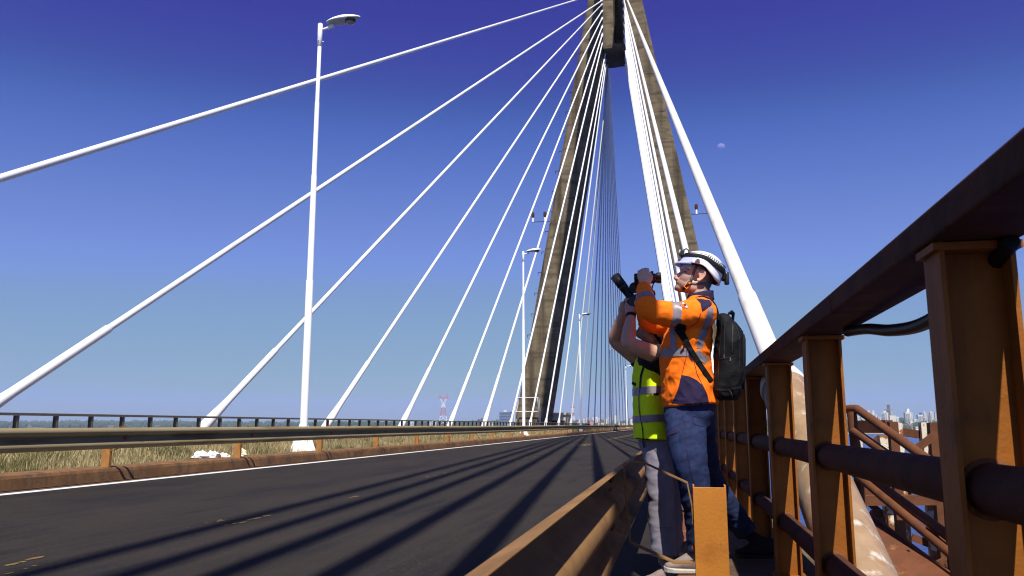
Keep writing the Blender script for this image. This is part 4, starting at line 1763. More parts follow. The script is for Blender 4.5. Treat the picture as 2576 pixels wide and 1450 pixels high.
def head_shapes(m, F):
    """skull, face, jaw, nose, lips, ears in head coordinates (forward, near side, up), ear canal at origin"""
    def el(c, r, n=18, k=12):
        b = MB().ball((0, 0, 0), 1, n, k)
        m.add([F(c[0] + x * r[0], c[1] + y * r[1], c[2] + z * r[2]) for x, y, z in b.v], b.f, True)
    el((.004, 0, .052), (.100, .076, .088))            # cranium
    el((.050, 0, .028), (.066, .068, .060))            # forehead and temples
    el((.058, 0, -.018), (.058, .060, .062))           # mid face
    el((.062, 0, -.058), (.056, .050, .046))           # lower face
    el((.090, 0, -.086), (.034, .030, .022))           # chin
    el((.108, 0, -.093), (.014, .017, .014))
    el((.106, 0, .026), (.014, .050, .012))            # brow
    for s in (-1, 1):
        el((.030, s * .052, -.062), (.040, .014, .030))   # jaw angle
        el((.068, s * .036, -.008), (.036, .018, .024))   # cheek bone
    limb(m, [(F(.103, 0, .012), .009), (F(.118, 0, -.010), .010), (F(.134, 0, -.031), .011), (F(.126, 0, -.040), .010)], 12)   # nose
    for s in (-1, 1):
        el((.118, s * .013, -.039), (.012, .009, .009))
    el((.112, 0, -.056), (.012, .022, .012))
    el((.115, 0, -.0605), (.0085, .021, .0055))        # lips
    el((.1125, 0, -.0725), (.0085, .019, .006))


def ear(m, F, side):
    def pt(f, u, w):
        return F(f, side * w, u)
    limb(m, [(pt(.012, -.022, .076), .006), (pt(.004, -.030, .080), .007), (pt(-.010, -.018, .088), .006), (pt(-.020, .004, .093), .0055), (pt(-.017, .024, .092), .0055), (pt(-.002, .032, .086), .0055), (pt(.010, .022, .080), .005), (pt(.012, .006, .077), .005)], 10)
    limb(m, [(pt(-.008, -.014, .081), .005), (pt(-.012, .005, .085), .004), (pt(-.004, .018, .083), .004)], 8)
    b = MB().ball((0, 0, 0), 1, 12, 8)
    m.add([F(-.003 + x * .015, side * (.078 + y * .006), .002 + z * .026) for x, y, z in b.v], b.f, True)


def finger(m, pts, r):
    n = len(pts)
    limb(m, [(p, r * (1.0 - .22 * i / (n - 1))) for i, p in enumerate(pts)], 10, sub=4)


def paint_head(me, F, beard=.72):
    """beard shadow, lips and cropped hair as pigment on the skin"""
    def ss(x, a, b):
        t = max(0, min(1, (x - a) / (b - a)))
        return t * t * (3 - 2 * t)
    V = {'beard': [], 'lips': [], 'hair': []}
    for v in me.vertices:
        p = v.co - F.o
        f, u, w = p.dot(F.f), p.dot(F.u), p.dot(F.w)
        if p.length > .22:
            for k in V:
                V[k].append(0)
            continue
        nz_ = .5 + .5 * noise.noise(p * 160)
        jaw = ss(f, .005, .05) * ss(-u, .040 + .03 * (1 - ss(f, .05, .1)), .072 + .02 * (1 - ss(f, .05, .1))) * ss(u, -.135, -.11)
        mous = ss(f, .100, .112) * ss(-u, .044, .050) * ss(u, -.075, -.066)
        V['beard'].append(beard * max(jaw, mous * .9) * (.6 + .5 * nz_))
        V['lips'].append((.7 if f > .108 and -.078 < u < -.056 and abs(w) < .022 else 0))
        hr = ss(-f, -.012, .012) * ss(u, -.085 - .2 * max(0, -f - .06), -.06) * (1 if abs(w) < .082 else 0)
        side = ss(u, .030, .042) * ss(-f, -.045, -.03) * (1 if f < .05 else 0)
        V['hair'].append(min(1, max(hr * (.55 + .45 * ss(-f, .02, .06)), side * .8)) * (.75 + .4 * nz_))
    for k, vals in V.items():
        a_ = me.attributes.new(k, 'FLOAT', 'POINT')
        a_.data.foreach_set('value', vals)


# ============ man in the orange shirt
Yc = 4.75
org = Vector((.10, Yc, WZ))
man = thing('person', 'man in orange high-visibility shirt and white helmet holding up binoculars', 'person', org, 'men on the walkway')
O1 = Vector(man.location)
TILT = R(17)
F1 = Frame(H_(1680, 790, Yc), TILT, R(4))

nearS, nearE, nearW = A_(862, 565, 4.55), A_(478, 560, 4.50), A_(437, 375, 4.66)
farS, farE, farW = A_(820, 590, 4.95), A_(455, 655, 4.93), A_(450, 375, 4.84)

body = MB()
head_shapes(body, F1)
for s in (-1, 1):
    ear(body, F1, s)
limb(body, [(F1(-.02, 0, -.01), .060), (H_(1650, 960, Yc), .060, .058), (H_(1690, 1120, Yc), .064, .064), (A_(866, 520, Yc), .062, .066)], 20, ref=(1, 0, 0))
limb(body, [(A_(855, 520, Yc), .055, .06), (A_(850, 600, Yc), .07, .12), (A_(790, 800, Yc), .095, .13), (A_(770, 1050, Yc), .10, .13), (A_(790, 1300, Yc), .10, .14)], 20, ref=(1, 0, 0))
limb(body, [(nearS + Vector((0, .03, -.02)), .042), (nearE, .040), (nearW, .028)], 14)
limb(body, [(farS + Vector((0, -.03, -.02)), .042), (farE, .040), (farW, .028)], 14)
# legs inside the jeans
nH, nK, nA = B_(790, 140, 4.66), B_(868, 640, 4.57), B_(930, 1215, 4.64)
fH, fK, fA = B_(880, 140, 4.88), B_(1010, 640, 5.05), B_(1285, 1085, 5.22)
for (h, k, a) in ((nH, nK, nA), (fH, fK, fA)):
    limb(body, [(h, .075), (k, .05), (a, .036)], 12)
# near hand: back of the hand to us, fingers over the binocular barrel
palm = [(K_(610, 570, 4.66), .028, .024), (K_(612, 480, 4.655), .036, .022), (K_(612, 400, 4.66), .043, .019), (K_(600, 320, 4.67), .044, .017)]
limb(body, palm, 16, ref=(1, 0, 0))
for bx_, by_, hy, r in ((478, 300, 262, .0098), (548, 272, 225, .0102), (618, 258, 208, .0102), (676, 268, 214, .0095)):
    finger(body, [K_(bx_ + 18, by_ + 60, 4.665), K_(bx_ + 4, by_, 4.66), K_(bx_, hy, 4.675), K_(bx_ + 2, hy - 6, 4.70), K_(bx_ + 8, hy + 28, 4.725)], r)
finger(body, [K_(690, 500, 4.66), K_(742, 430, 4.655), K_(758, 372, 4.665), K_(742, 318, 4.685)], .0115)
# far hand under the far barrel
limb(body, [(K_(600, 560, 4.84), .026, .02), (K_(600, 470, 4.83), .034, .018), (K_(600, 400, 4.82), .036, .016)], 12, ref=(1, 0, 0))
for i, bx_ in enumerate((520, 570, 620, 668)):
    finger(body, [K_(bx_, 420, 4.825), K_(bx_ - 4, 330, 4.82), K_(bx_, 285, 4.80), K_(bx_ + 4, 300, 4.775)], .0095)
bme = remesh(body, .0036, 4, .5)
paint_head(bme, F1)
bo = put(bme, 'body', 'skin', man, O1)
# stubble, cropped hair, eyes, brow as pieces over the skin
m = MB()


def cap_patch(F, pts, w, off, name, mt_, parent, tree, O):
    """strip on the near side of the head; pts (f, u), projected on to the skin from the side"""
    vs2, fs2 = [], []
    n = len(pts)
    for i, (f, u) in enumerate(pts):
        a, b = Vector(pts[max(0, i - 1)]), Vector(pts[min(n - 1, i + 1)])
        d = (b - a).normalized()
        nn = Vector((-d.y, d.x))
        ww = w[i] if isinstance(w, (list, tuple)) else w
        for s in (-.5, -.25, 0, .25, .5):
            q = Vector((f, u)) + nn * ww * s
            st_ = F(q.x, .2, q.y)
            h = tree.ray_cast(st_, -F.w)
            p = h[0] if h[0] is not None else F(q.x, .05, q.y)
            vs2.append(p + F.w * off - O)
    for i in range(n - 1):
        for j in range(4):
            a = i * 5 + j
            fs2.append((a, a + 1, a + 6, a + 5))
    mb = MB().add(vs2, fs2, True)
    o = mb.build(name, mt_, parent)
    sd = o.modifiers.new('thick', 'SOLIDIFY')
    sd.thickness = .0022
    sd.offset = 1
    return o


# body tree in world space
for v in bme.vertices:
    v.co += O1
T1 = tree_of(bme)
for v in bme.vertices:
    v.co -= O1
bme.update()
cap_patch(F1, [(.078, .004), (.087, .0065), (.097, .004)], [.002, .0065, .003], .0012, 'shaded_eye', 'hair', bo, T1, O1)  # dark patch painted for the eye lying in shade
cap_patch(F1, [(.093, -.0685), (.106, -.0668), (.119, -.0665)], [.0018, .0028, .0024], .0010, 'mouth_line', 'label_ink', bo, T1, O1)
cap_patch(F1, [(.072, .021), (.088, .028), (.102, .025)], [.006, .008, .006], .0012, 'eyebrow', 'hair', bo, T1, O1)
m = MB()
m.add([F1(.092 + x * .010, .029 + y * .010, .002 + z * .0065) - O1 for x, y, z in MB().ball((0, 0, 0), 1, 10, 8).v], MB().ball((0, 0, 0), 1, 10, 8).f, True)
m.build('eye', 'gunmetal', bo)

# ---- shirt
sh = MB()
torso = [(462, 876, 82, .070), (478, 874, 92, .105), (505, 870, 104, .150), (540, 862, 116, .190), (605, 845, 128, .208), (700, 812, 162, .205), (800, 778, 184, .20), (900, 757, 194, .195), (1000, 760, 197, .19), (1100, 772, 202, .19), (1200, 788, 208, .195), (1300, 800, 208, .20)]
pts, rad = [], []
for (yy, xc_, hx, hy) in torso:
    pts.append((A_(xc_, yy, Yc), hx * .3252 * .00227, hy))
limb(sh, pts, 28, ref=(1, 0, 0), round_ends=False, sub=4)
sleeve_n = [(A_(890, 590, 4.60), .092, .08), (A_(800, 588, 4.555), .080, .078), (A_(690, 600, 4.53), .072, .070), (A_(580, 590, 4.51), .068, .066), (A_(500, 570, 4.495), .066, .064), (A_(452, 528, 4.51), .060, .058), (A_(445, 470, 4.56), .052, .052), (A_(438, 415, 4.62), .043, .043), (A_(435, 380, 4.655), .036, .036)]
limb(sh, sleeve_n, 22)
sleeve_f = [(A_(830, 610, 4.93), .085, .075), (A_(700, 640, 4.95), .070, .068), (A_(560, 668, 4.94), .060, .060), (A_(470, 655, 4.92), .056, .056), (A_(445, 590, 4.90), .052, .052), (A_(450, 480, 4.87), .046, .046), (A_(452, 400, 4.845), .038, .038)]
limb(sh, sleeve_f, 20)


def shirt_folds(co):
    p = co
    q = Vector((p.x * 7 + p.z * 5, p.y * 6, p.z * 16 - p.x * 9))
    a = noise.noise(q) * .0065
    b = 1 - abs(noise.noise(Vector((p.x * 12 - p.z * 9, p.y * 10 + 4, p.z * 20 + p.x * 13))))
    return a + (b ** 3) * .0055 - .002


sme = remesh(sh, .0075, 3, .5, shirt_folds)
TS = tree_of(sme)
pieces = []
# arm bands: planes across the sleeve axis
def band(a, b, w, extra=None):
    a, b = Vector(a), Vector(b)
    d = (b - a).normalized()
    pl = [(a - d * w / 2, d), (a + d * w / 2, -d)]
    return pl + (extra or [])


XN = Vector((0, 1, 0))
armlim = [(A_(735, 600, 4.60), Vector((-1, 0, 0))), (Vector((0, 4.72, 0)), Vector((0, -1, 0)))]
pieces.append(cut(sme, band(A_(668, 600, 4.53), A_(560, 590, 4.51), .047, [(Vector((0, 4.66, 0)), Vector((0, -1, 0)))] + [(A_(640, 690, 4.53), Vector((0, 0, 1)))]), .002, 'reflective_band'))
fa_ = (A_(437, 385, 4.645) - A_(462, 520, 4.515)).normalized()
fc_ = A_(448, 497, 4.54)
pieces.append(cut(sme, [(fc_ - fa_ * .024, fa_), (fc_ + fa_ * .024, -fa_), (A_(560, 500, 4.55), Vector((-1, 0, 0))), (Vector((0, 4.70, 0)), Vector((0, -1, 0)))], .002, 'reflective_band'))
for pm_ in pieces:
    put(pm_, 'reflective_band', 'silver', man, O1)
# bands and panels laid on the side of the shirt
for nm, poly, mt_, off in [
    ('reflective_band', ribbon([za(555, 890), za(640, 888), za(720, 886), za(782, 888)], 21), 'silver', .0025),
    ('reflective_band', ribbon([za(660, 690), za(664, 760), za(662, 855)], 16), 'silver', .0025),
    ('reflective_band', ribbon([za(955, 540), za(945, 610), za(915, 700), za(880, 780), za(866, 860)], [14, 17, 19, 18, 15]), 'silver', .0025),
    ('reflective_band', ribbon([za(838, 888), za(880, 920), za(925, 962)], 17), 'silver', .0025),
    ('navy_panel', [za(652, 1282), za(700, 1180), za(728, 1062), za(790, 1075), za(850, 1105), za(892, 1145), za(925, 1210), za(945, 1300), za(948, 1322), za(800, 1300)], 'navy', .0025),
    ('navy_panel', [za(770, 820), za(800, 870), za(815, 965), za(770, 900)], 'navy', .0025),
    ('navy_panel', [za(835, 470), za(880, 474), za(960, 486), za(962, 520), za(942, 540), za(888, 572), za(872, 505)], 'navy', .0025),
]:
    me = patch(TS, poly, nm, 2.2, off)
    if me is not None:
        o = put(me, nm, mt_, man, O1)
# seams
for line in ([za(728, 1062), za(745, 1000), za(765, 920), za(770, 850)], [za(850, 1060), za(835, 1000), za(818, 940)], [za(652, 1282), za(700, 1180), za(728, 1062)], [za(948, 1322), za(925, 1210), za(880, 1120), za(850, 1060)], [za(800, 690), za(850, 655), za(880, 580)]):
    me = patch(TS, ribbon(line, 1.3), 'seam', 3, .0032)
    if me is not None:
        put(me, 'seam', 'label_ink', man, O1)
# sleeve print: V over SAFE with a pale blue flag mark
def text_patch(txt, origin_v, size, ang, mt_, nm='sleeve_print'):
    cu = bpy.data.curves.new('txt', 'FONT')
    cu.body = txt
    cu.size = 1
    cu.resolution_u = 2
    to_ = bpy.data.objects.new('txt', cu)
    COL.objects.link(to_)
    dg = bpy.context.evaluated_depsgraph_get()
    dg.update()
    me = bpy.data.meshes.new_from_object(to_.evaluated_get(dg))
    bpy.data.objects.remove(to_)
    ca, sa = math.cos(ang), math.sin(ang)
    pts = [(origin_v[0] + size * (v.co.x * ca - v.co.y * -sa), origin_v[1] + size * (v.co.x * sa - v.co.y * ca)) for v in me.vertices]
    fs = [tuple(p.vertices) for p in me.polygons]
    o = project(TS, pts, fs, nm, .004)
    if o is not None:
        put(o, nm, mt_, man, O1)


text_patch('V', za(704, 512), 12, R(22), 'label_ink')
text_patch('SAFE', za(712, 524), 7.6, R(42), 'label_ink')
for poly, mt_ in (([za(728, 503), za(742, 500), za(752, 512), za(738, 516)], 'logo_blue'), ([za(754, 532), za(768, 526), za(778, 540), za(764, 546)], 'logo_blue'), ([za(746, 512), za(758, 510), za(766, 520), za(762, 530), za(750, 530), za(744, 521)], 'label_ink')):
    me = patch(TS, poly, 'sleeve_print', 1.5, .004)
    if me is not None:
        put(me, 'sleeve_print', mt_, man, O1)
so_ = put(sme, 'shirt', 'orange', man, O1)
# collar: a stand of navy cloth round the neck
m = MB()
vs2, fs2 = [], []
for i in range(37):
    a = 2 * math.pi * i / 36
    for j, (dz_, g) in enumerate(((-.022, 1.10), (.004, 1.02), (.026, 1.0), (.027, .96), (.004, .95))):
        c = A_(872 + dz_ * 120, 468, Yc)
        vs2.append(c + Vector((math.cos(a) * .074 * g, math.sin(a) * .078 * g, dz_ - .018 * math.cos(a + math.pi) * 0 + .012 * math.cos(a))))
for i in range(36):
    for j in range(4):
        q = i * 5 + j
        fs2.append((q, q + 1, q + 6, q + 5))
m.add(vs2, fs2, True)
put(m.mesh('collar'), 'collar', 'navy', man, O1)

# ---- jeans
jn = MB()
limb(jn, [(A_(795, 1262, Yc), .142, .175), (B_(835, 120, Yc), .142, .178), (B_(845, 230, Yc), .12, .165)], 24, ref=(1, 0, 0), round_ends=False)
limb(jn, [(B_(795, 120, 4.68), .115, .10), (B_(815, 320, 4.62), .108, .098), (B_(838, 480, 4.57), .096, .092), (B_(868, 640, 4.57), .088, .086), (B_(893, 800, 4.59), .080, .080), (B_(915, 1000, 4.62), .073, .073), (B_(930, 1240, 4.64), .072, .072)], 20, ref=(1, 0, 0), round_ends=False)
limb(jn, [(B_(890, 120, 4.85), .115, .10), (B_(920, 350, 4.93), .10, .095), (B_(985, 620, 5.05), .086, .084), (B_(1130, 850, 5.14), .076, .076), (B_(1270, 1040, 5.21), .070, .072), (B_(1305, 1085, 5.225), .070, .072)], 20, ref=(1, 0, 0), round_ends=False)


def jean_folds(co):
    p = co
    return noise.noise(Vector((p.x * 8, p.y * 8, p.z * 17))) * .006 + (1 - abs(noise.noise(Vector((p.x * 9 + p.z * 13, p.y * 9, p.z * 22 - p.x * 9))))) ** 3 * .004 - .002


jme = remesh(jn, .009, 3, .5, jean_folds)
TJ = tree_of(jme)
for line in ([zb(780, 40), zb(790, 200), zb(805, 330), zb(835, 520), zb(878, 700)], [zb(858, 60), zb(868, 190), zb(910, 210), zb(960, 215)], [zb(860, 130), zb(910, 135), zb(955, 150)], [zb(645, 262), zb(690, 258), zb(735, 242), zb(738, 265), zb(690, 282), zb(648, 285)]):
    me = patch(TJ, ribbon(line, 1.2), 'stitching', 3, .003)
    if me is not None:
        put(me, 'stitching', 'navy', man, O1)
put(jme, 'jeans', 'jeans', man, O1)


# ---- shoes
def shoe(parent, O, heel, toe, w, mt_up, mt_sole, ankle):
    heel, toe = Vector(heel), Vector(toe)
    d = (toe - heel)
    Ls = d.length
    d.normalize()
    s = Vector((-d.y, d.x, 0))
    up = Vector((0, 0, 1))
    outl = [(0, .55), (.02, .80), (.10, .92), (.3, .86), (.5, .90), (.7, 1.0), (.85, .92), (.95, .65), (1.0, .25)]
    prof = [(a * Ls, b * w / 2) for a, b in outl] + [(a * Ls, -b * w / 2) for a, b in reversed(outl)]
    m = MB()
    n = len(prof)
    v0 = [heel + d * a + s * b for a, b in prof]
    v1 = [heel + d * a * 1.005 + s * b * 1.04 + up * (.020 + (.012 * max(0, a / Ls - .8) / .2)) for a, b in prof]
    m.add(v0 + v1, [(i, (i + 1) % n, (i + 1) % n + n, i + n) for i in range(n)] + [tuple(range(n)), tuple(n + i for i in range(n))])
    m.v = [tuple(Vector(p) - O) for p in m.v]
    so2 = m.build('shoe_sole', mt_sole, parent, bevel=.004)
    m = MB()
    ctr = [(heel + d * Ls * .06 + up * .045, .030, w * .36), (heel + d * Ls * .22 + up * .060, .056, w * .40), (heel + d * Ls * .42 + up * .060, .056, w * .41), (heel + d * Ls * .62 + up * .048, .040, w * .44), (heel + d * Ls * .80 + up * .036, .025, w * .43), (heel + d * Ls * .93 + up * .032, .018, w * .33)]
    limb(m, ctr, 20, ref=(0, 0, 1))
    limb(m, [(heel + d * Ls * .22 + up * .06, w * .36), (Vector(ankle) + up * -.0, w * .34)], 16)
    me = remesh(m, .006, 3)
    so2 = put(me, 'shoe', mt_up, parent, O)
    # laces
    m = MB()
    for i in range(4):
        c = heel + d * Ls * (.40 + .075 * i) + up * (.098 - .012 * i)
        m.tube([c - s * w * .26 - up * .01, c + up * .006, c + s * w * .26 - up * .01], .0032, 6)
    m.v = [tuple(Vector(p) - O) for p in m.v]
    struct(m.build('laces', 'sole', so2), 'stuff')


ftoe = at(1670, 1421, 4.62)
fheel = Vector((ftoe.x + .285, 4.66, WZ + .004))
ftoe = Vector((ftoe.x, 4.62, WZ + .004))
shoe(man, O1, fheel, ftoe, .098, 'suede', 'sole', nA)
btoe = at(1846, 1374, 5.2)
shoe(man, O1, Vector((btoe.x + .275, 5.24, WZ + .004)), Vector((btoe.x, 5.18, WZ + .004)), .10, 'tee', 'black', fA)

# ---- helmet (worn: a thing of its own)
hel = thing('safety_helmet', 'white climbing-style safety helmet with clear visor and head torch', 'helmet', F1(0, 0, .05), None)
OH = Vector(hel.location)


def edge_u(f):
    tab = [(-.14, -.010), (-.122, -.007), (-.084, .003), (-.045, .026), (-.01, .050), (.012, .058), (.06, .057), (.10, .052), (.15, .050)]
    for (a, b), (c, d) in zip(tab[:-1], tab[1:]):
        if f <= c:
            t = (f - a) / (c - a)
            return b + (d - b) * max(0, min(1, t))
    return tab[-1][1]


FC, UC, RF, RS, RU = .004, .052, .128, .102, .102


def dome(psi, s, grow=0.0):
    """psi 0 = front; s 0 = crown, 1 = rim"""
    cf, cs = math.cos(psi), math.sin(psi)
    ue = edge_u(FC + RF * cf)
    e0 = math.asin(max(-1, min(1, (ue - UC) / RU))) if ue > UC else 0
    if ue >= UC:
        e = math.pi / 2 + (e0 - math.pi / 2) * s
        rr, u = math.cos(e), UC + RU * math.sin(e)
    else:
        tot = math.pi / 2 * RU + (UC - ue)
        q = s * tot
        if q < math.pi / 2 * RU:
            e = math.pi / 2 - q / RU
            rr, u = math.cos(e), UC + RU * math.sin(e)
        else:
            dd = q - math.pi / 2 * RU
            rr, u = 1 - .25 * (dd / .06) ** 2 * .5, UC - dd
    rr = rr ** .92 if rr > 0 else 0
    g = 1 + grow / .11
    return F1(FC + RF * g * rr * cf, RS * g * rr * cs, UC + (u - UC) * g + (grow if u > UC else 0) * 0)


def dome_mesh(grow, psi0=0, psi1=2 * math.pi, s0=0, s1=1.0, n=48, k=16, flare=0):
    mb = MB()
    vs2, fs2 = [], []
    for i in range(n + 1):
        psi = psi0 + (psi1 - psi0) * i / n
        for j in range(k + 1):
            s_ = s0 + (s1 - s0) * j / k
            p = dome(psi, s_, grow + (flare * max(0, (s_ - .9) / .1) if flare else 0))
            vs2.append(p - OH)
    for i in range(n):
        for j in range(k):
            a = i * (k + 1) + j
            fs2.append((a, a + 1, a + k + 2, a + k + 1))
    return mb.add(vs2, fs2, True)


o = dome_mesh(0, flare=.006).build('shell', 'helmet', hel)
sd = o.modifiers.new('t', 'SOLIDIFY')
sd.thickness, sd.offset = .004, 1
o = dome_mesh(-.006, s0=.45, s1=1.03).build('liner', 'helmet_in', hel)
sd = o.modifiers.new('t', 'SOLIDIFY')
sd.thickness, sd.offset = .012, -1
# raised rib over the crown and dark elastic band
o = dome_mesh(.0068, s0=.60, s1=.755, k=4).build('torch_band', 'pack', hel)
sd = o.modifiers.new('t', 'SOLIDIFY')
sd.thickness, sd.offset = .003, 1
# short peak
m = MB()
vs2, fs2 = [], []
for i in range(17):
    psi = R(-62) + R(124) * i / 16
    a = dome(psi, .93, .004)
    b = dome(psi, 1.0, .010) + F1.f * (.014 * math.cos(psi) ** 2) - F1.u * .006
    vs2 += [a - OH, (a + b) / 2 + F1.u * .004 - OH, b - OH]
for i in range(16):
    for j in range(2):
        q = i * 3 + j
        fs2.append((q, q + 1, q + 4, q + 3))
o = m.add(vs2, fs2, True).build('peak', 'helmet', hel)
sd = o.modifiers.new('t', 'SOLIDIFY')
sd.thickness = .004
# visor
m = MB()
vs2, fs2 = [], []
for i in range(25):
    psi = R(-66) + R(132) * i / 24
    for j in range(9):
        t = j / 8
        u = .098 - t * (.098 - .002 - .016 * (1 - math.cos(psi) ** 2))
        rr = .137 + .012 * math.sin(math.pi * t * .8)
        if u > .06:
            rr *= math.sqrt(max(.2, 1 - ((u - .06) / .105) ** 2))
        vs2.append(F1(.004 + rr * math.cos(psi) * 1.03, rr * .84 * math.sin(psi), u) - OH)
for i in range(24):
    for j in range(8):
        q = i * 9 + j
        fs2.append((q, q + 1, q + 10, q + 9))
m.add(vs2, fs2, True).build('visor', 'visor', hel)
# visor pivot button
c = H_(1615, 515, Yc)
pv_ = dome(R(75), .90, .010)
m = MB()
m.tube([pv_ - F1.w * .004 - OH, pv_ + F1.w * .006 - OH, pv_ + F1.w * .010 - OH], [.0165, .0165, .011], 18)
m.build('visor_pivot', 'helmet', hel)
m = MB()
m.tube([pv_ + F1.w * .0102 - OH, pv_ + F1.w * .0125 - OH], [.0105, .009], 14)
m.build('pivot_button', 'strap_grey', hel)
# head torch and battery
tp_ = dome(R(10), .66, .020)
m = MB()
m.obox(tp_ - OH, F1.f * .012, F1.w * .024, F1.u * .017)
lt = m.build('torch', 'gunmetal', hel, bevel=.004)
m = MB()
m.tube([tp_ + F1.f * .012 + F1.u * .002 - OH, tp_ + F1.f * .020 + F1.u * .002 - OH], [.016, .014], 18)
m.build('torch_lens', 'lamp_grey', lt)
m = MB()
a = tp_ - F1.f * .004 + F1.u * .016
m.tube([a + F1.w * .02 - OH, a + F1.w * .022 + F1.u * .012 - F1.f * .012 - OH, a + F1.w * .02 + F1.u * .006 - F1.f * .028 - OH, a + F1.w * .018 - F1.f * .034 - F1.u * .008 - OH], .005, 8)
m.build('torch_hinge', 'strap_grey', lt)
bp_ = F1(-.146, .012, .040)
m = MB()
m.tube([bp_ + Vector((0, 0, .036)) - OH, bp_ + Vector((0, 0, .033)) - OH, bp_ - Vector((0, 0, .034)) - OH, bp_ - Vector((0, 0, .038)) - OH], [.011, .0145, .0145, .011], 18)
m.build('battery', 'gunmetal', hel)
m = MB()
m.obox(F1(-.128, .010, .042) - OH, F1.f * .012, F1.w * .030, F1.u * .020)
m.build('battery_holder', 'pack', hel, bevel=.004)
# coiled lead on the near side
m = MB()
path = []
for i in range(181):
    t = i / 180
    psi = R(96) + R(66) * t
    s_ = .545 + .02 * t
    base_ = dome(psi, s_, .010)
    a = t * 2 * math.pi * 11
    nrm = (base_ - F1(0, 0, .05)).normalized()
    tan_ = (dome(psi, s_ + .05, .010) - base_).normalized()
    path.append(base_ + nrm * (.006 * math.cos(a)) + tan_ * (.007 * math.sin(a)) - OH)
m.tube(path, .0017, 6)
m.build('coiled_lead', 'gunmetal', hel)
m = MB()
m.tube([dome(R(20), .62, .012) - OH, dome(R(45), .60, .013) - OH, dome(R(70), .57, .013) - OH, dome(R(96), .55, .013) - OH], .0018, 6)
m.build('lead', 'gunmetal', hel)
# chin strap: front leg, rear leg, buckle


def strap(pts, w, nm, mt_, parent, O):
    vs2, fs2 = [], []
    n = len(pts)
    for i, (f, ww, u) in enumerate(pts):
        a, b = Vector((pts[max(0, i - 1)][0], pts[max(0, i - 1)][2])), Vector((pts[min(n - 1, i + 1)][0], pts[min(n - 1, i + 1)][2]))
        d = (b - a).normalized()
        q = Vector((-d.y, d.x)) * w / 2
        vs2 += [F1(f + q.x, ww, u + q.y) - O, F1(f - q.x, ww, u - q.y) - O]
    fs2 = [(2 * i, 2 * i + 1, 2 * i + 3, 2 * i + 2) for i in range(n - 1)]
    o = MB().add(vs2, fs2, True).build(nm, mt_, parent)
    sd = o.modifiers.new('t', 'SOLIDIFY')
    sd.thickness = .0025
    return o


def on_face(f, u, off=.003):
    h = T1.ray_cast(F1(f, .2, u), -F1.w)
    if h[0] is None:
        return .05
    return (h[0] - F1.o).dot(F1.w) + off


strap([(f, on_face(f, u), u) for f, u in ((.036, .056), (.040, .030), (.042, .005), (.044, -.022), (.046, -.048))], .016, 'chin_strap', 'strap_grey', hel, OH)
strap([(f, on_face(f, u), u) for f, u in ((-.062, -.012), (-.040, -.026), (-.012, -.040), (.018, -.050), (.044, -.054))], .015, 'chin_strap', 'strap_grey', hel, OH)
strap([(f, on_face(f, u, .004), u) for f, u in ((.048, -.050), (.062, -.072), (.072, -.095), (.070, -.108))], .013, 'chin_strap', 'pack', hel, OH)
bc = F1(.050, on_face(.050, -.055, .006), -.055)
m = MB()
m.tube([bc - OH, bc + F1.w * .006 - OH], [.0125, .011], 18)
bk = m.build('buckle', 'gunmetal', hel)
m = MB()
m.tube([bc + F1.w * .0062 - OH, bc + F1.w * .009 - OH], [.007, .0065], 14)
m.build('buckle_button', 'buckle', bk)
bc2 = F1(.060, on_face(.060, -.075, .007), -.075)
m = MB()
dd = (F1.f * .45 - F1.u * .9).normalized()
ss = dd.cross(F1.w).normalized()
for s_ in (-1, 1):
    m.obox(bc2 + ss * .010 * s_ - OH, dd * .012, ss * .0022, F1.w * .002)
    m.obox(bc2 + dd * .011 * s_ - OH, dd * .0022, ss * .012, F1.w * .0021)
m.build('buckle_frame', 'buckle', bk)

# ---- backpack
bp0 = thing('backpack', 'black backpack worn by the man in the orange shirt', 'backpack', A_(1080, 1255, Yc))
OB = Vector(bp0.location)
m = MB()
sect = [(600, 1010, 1062, .10), (625, 1003, 1105, .130), (680, 1000, 1150, .148), (740, 996, 1196, .152), (850, 990, 1204, .155), (950, 984, 1206, .155), (1050, 978, 1204, .155), (1130, 972, 1200, .152), (1190, 968, 1196, .148), (1235, 975, 1175, .135), (1255, 990, 1150, .11)]
vs2, fs2 = [], []
NS = 28
for (yy, xl, xr_, hy) in sect:
    c = A_((xl + xr_) / 2, yy, Yc)
    hx = (xr_ - xl) / 2 * .3252 * .00227
    for k in range(NS):
        a = 2 * math.pi * k / NS
        ca, sa = math.cos(a), math.sin(a)
        e = .68
        vs2.append(c + Vector((hx * math.copysign(abs(ca) ** e, ca), hy * math.copysign(abs(sa) ** e, sa), 0)) - OB)
for i in range(len(sect) - 1):
    for k in range(NS):
        a, b = i * NS + k, i * NS + (k + 1) % NS
        fs2.append((a, b, b + NS, a + NS))
fs2 += [tuple(range(NS)), tuple((len(sect) - 1) * NS + k for k in range(NS))]
m.add(vs2, fs2, True)
def pack_folds(p):
    return noise.noise(Vector((p.x * 13, p.y * 9, p.z * 9))) * .010 + (1 - abs(noise.noise(Vector((p.x * 14 + p.z * 5, p.y * 12, p.z * 15))))) ** 3 * .007 - .003


TPm = remesh(m, .008, 4, .5, pack_folds)
TPm.materials.append(M['pack'])
link(bpy.data.objects.new('main_bag', TPm), bp0)
wv = [v.co + OB for v in TPm.vertices]
TPK = BVHTree.FromPolygons(wv, [tuple(p.vertices) for p in TPm.polygons])
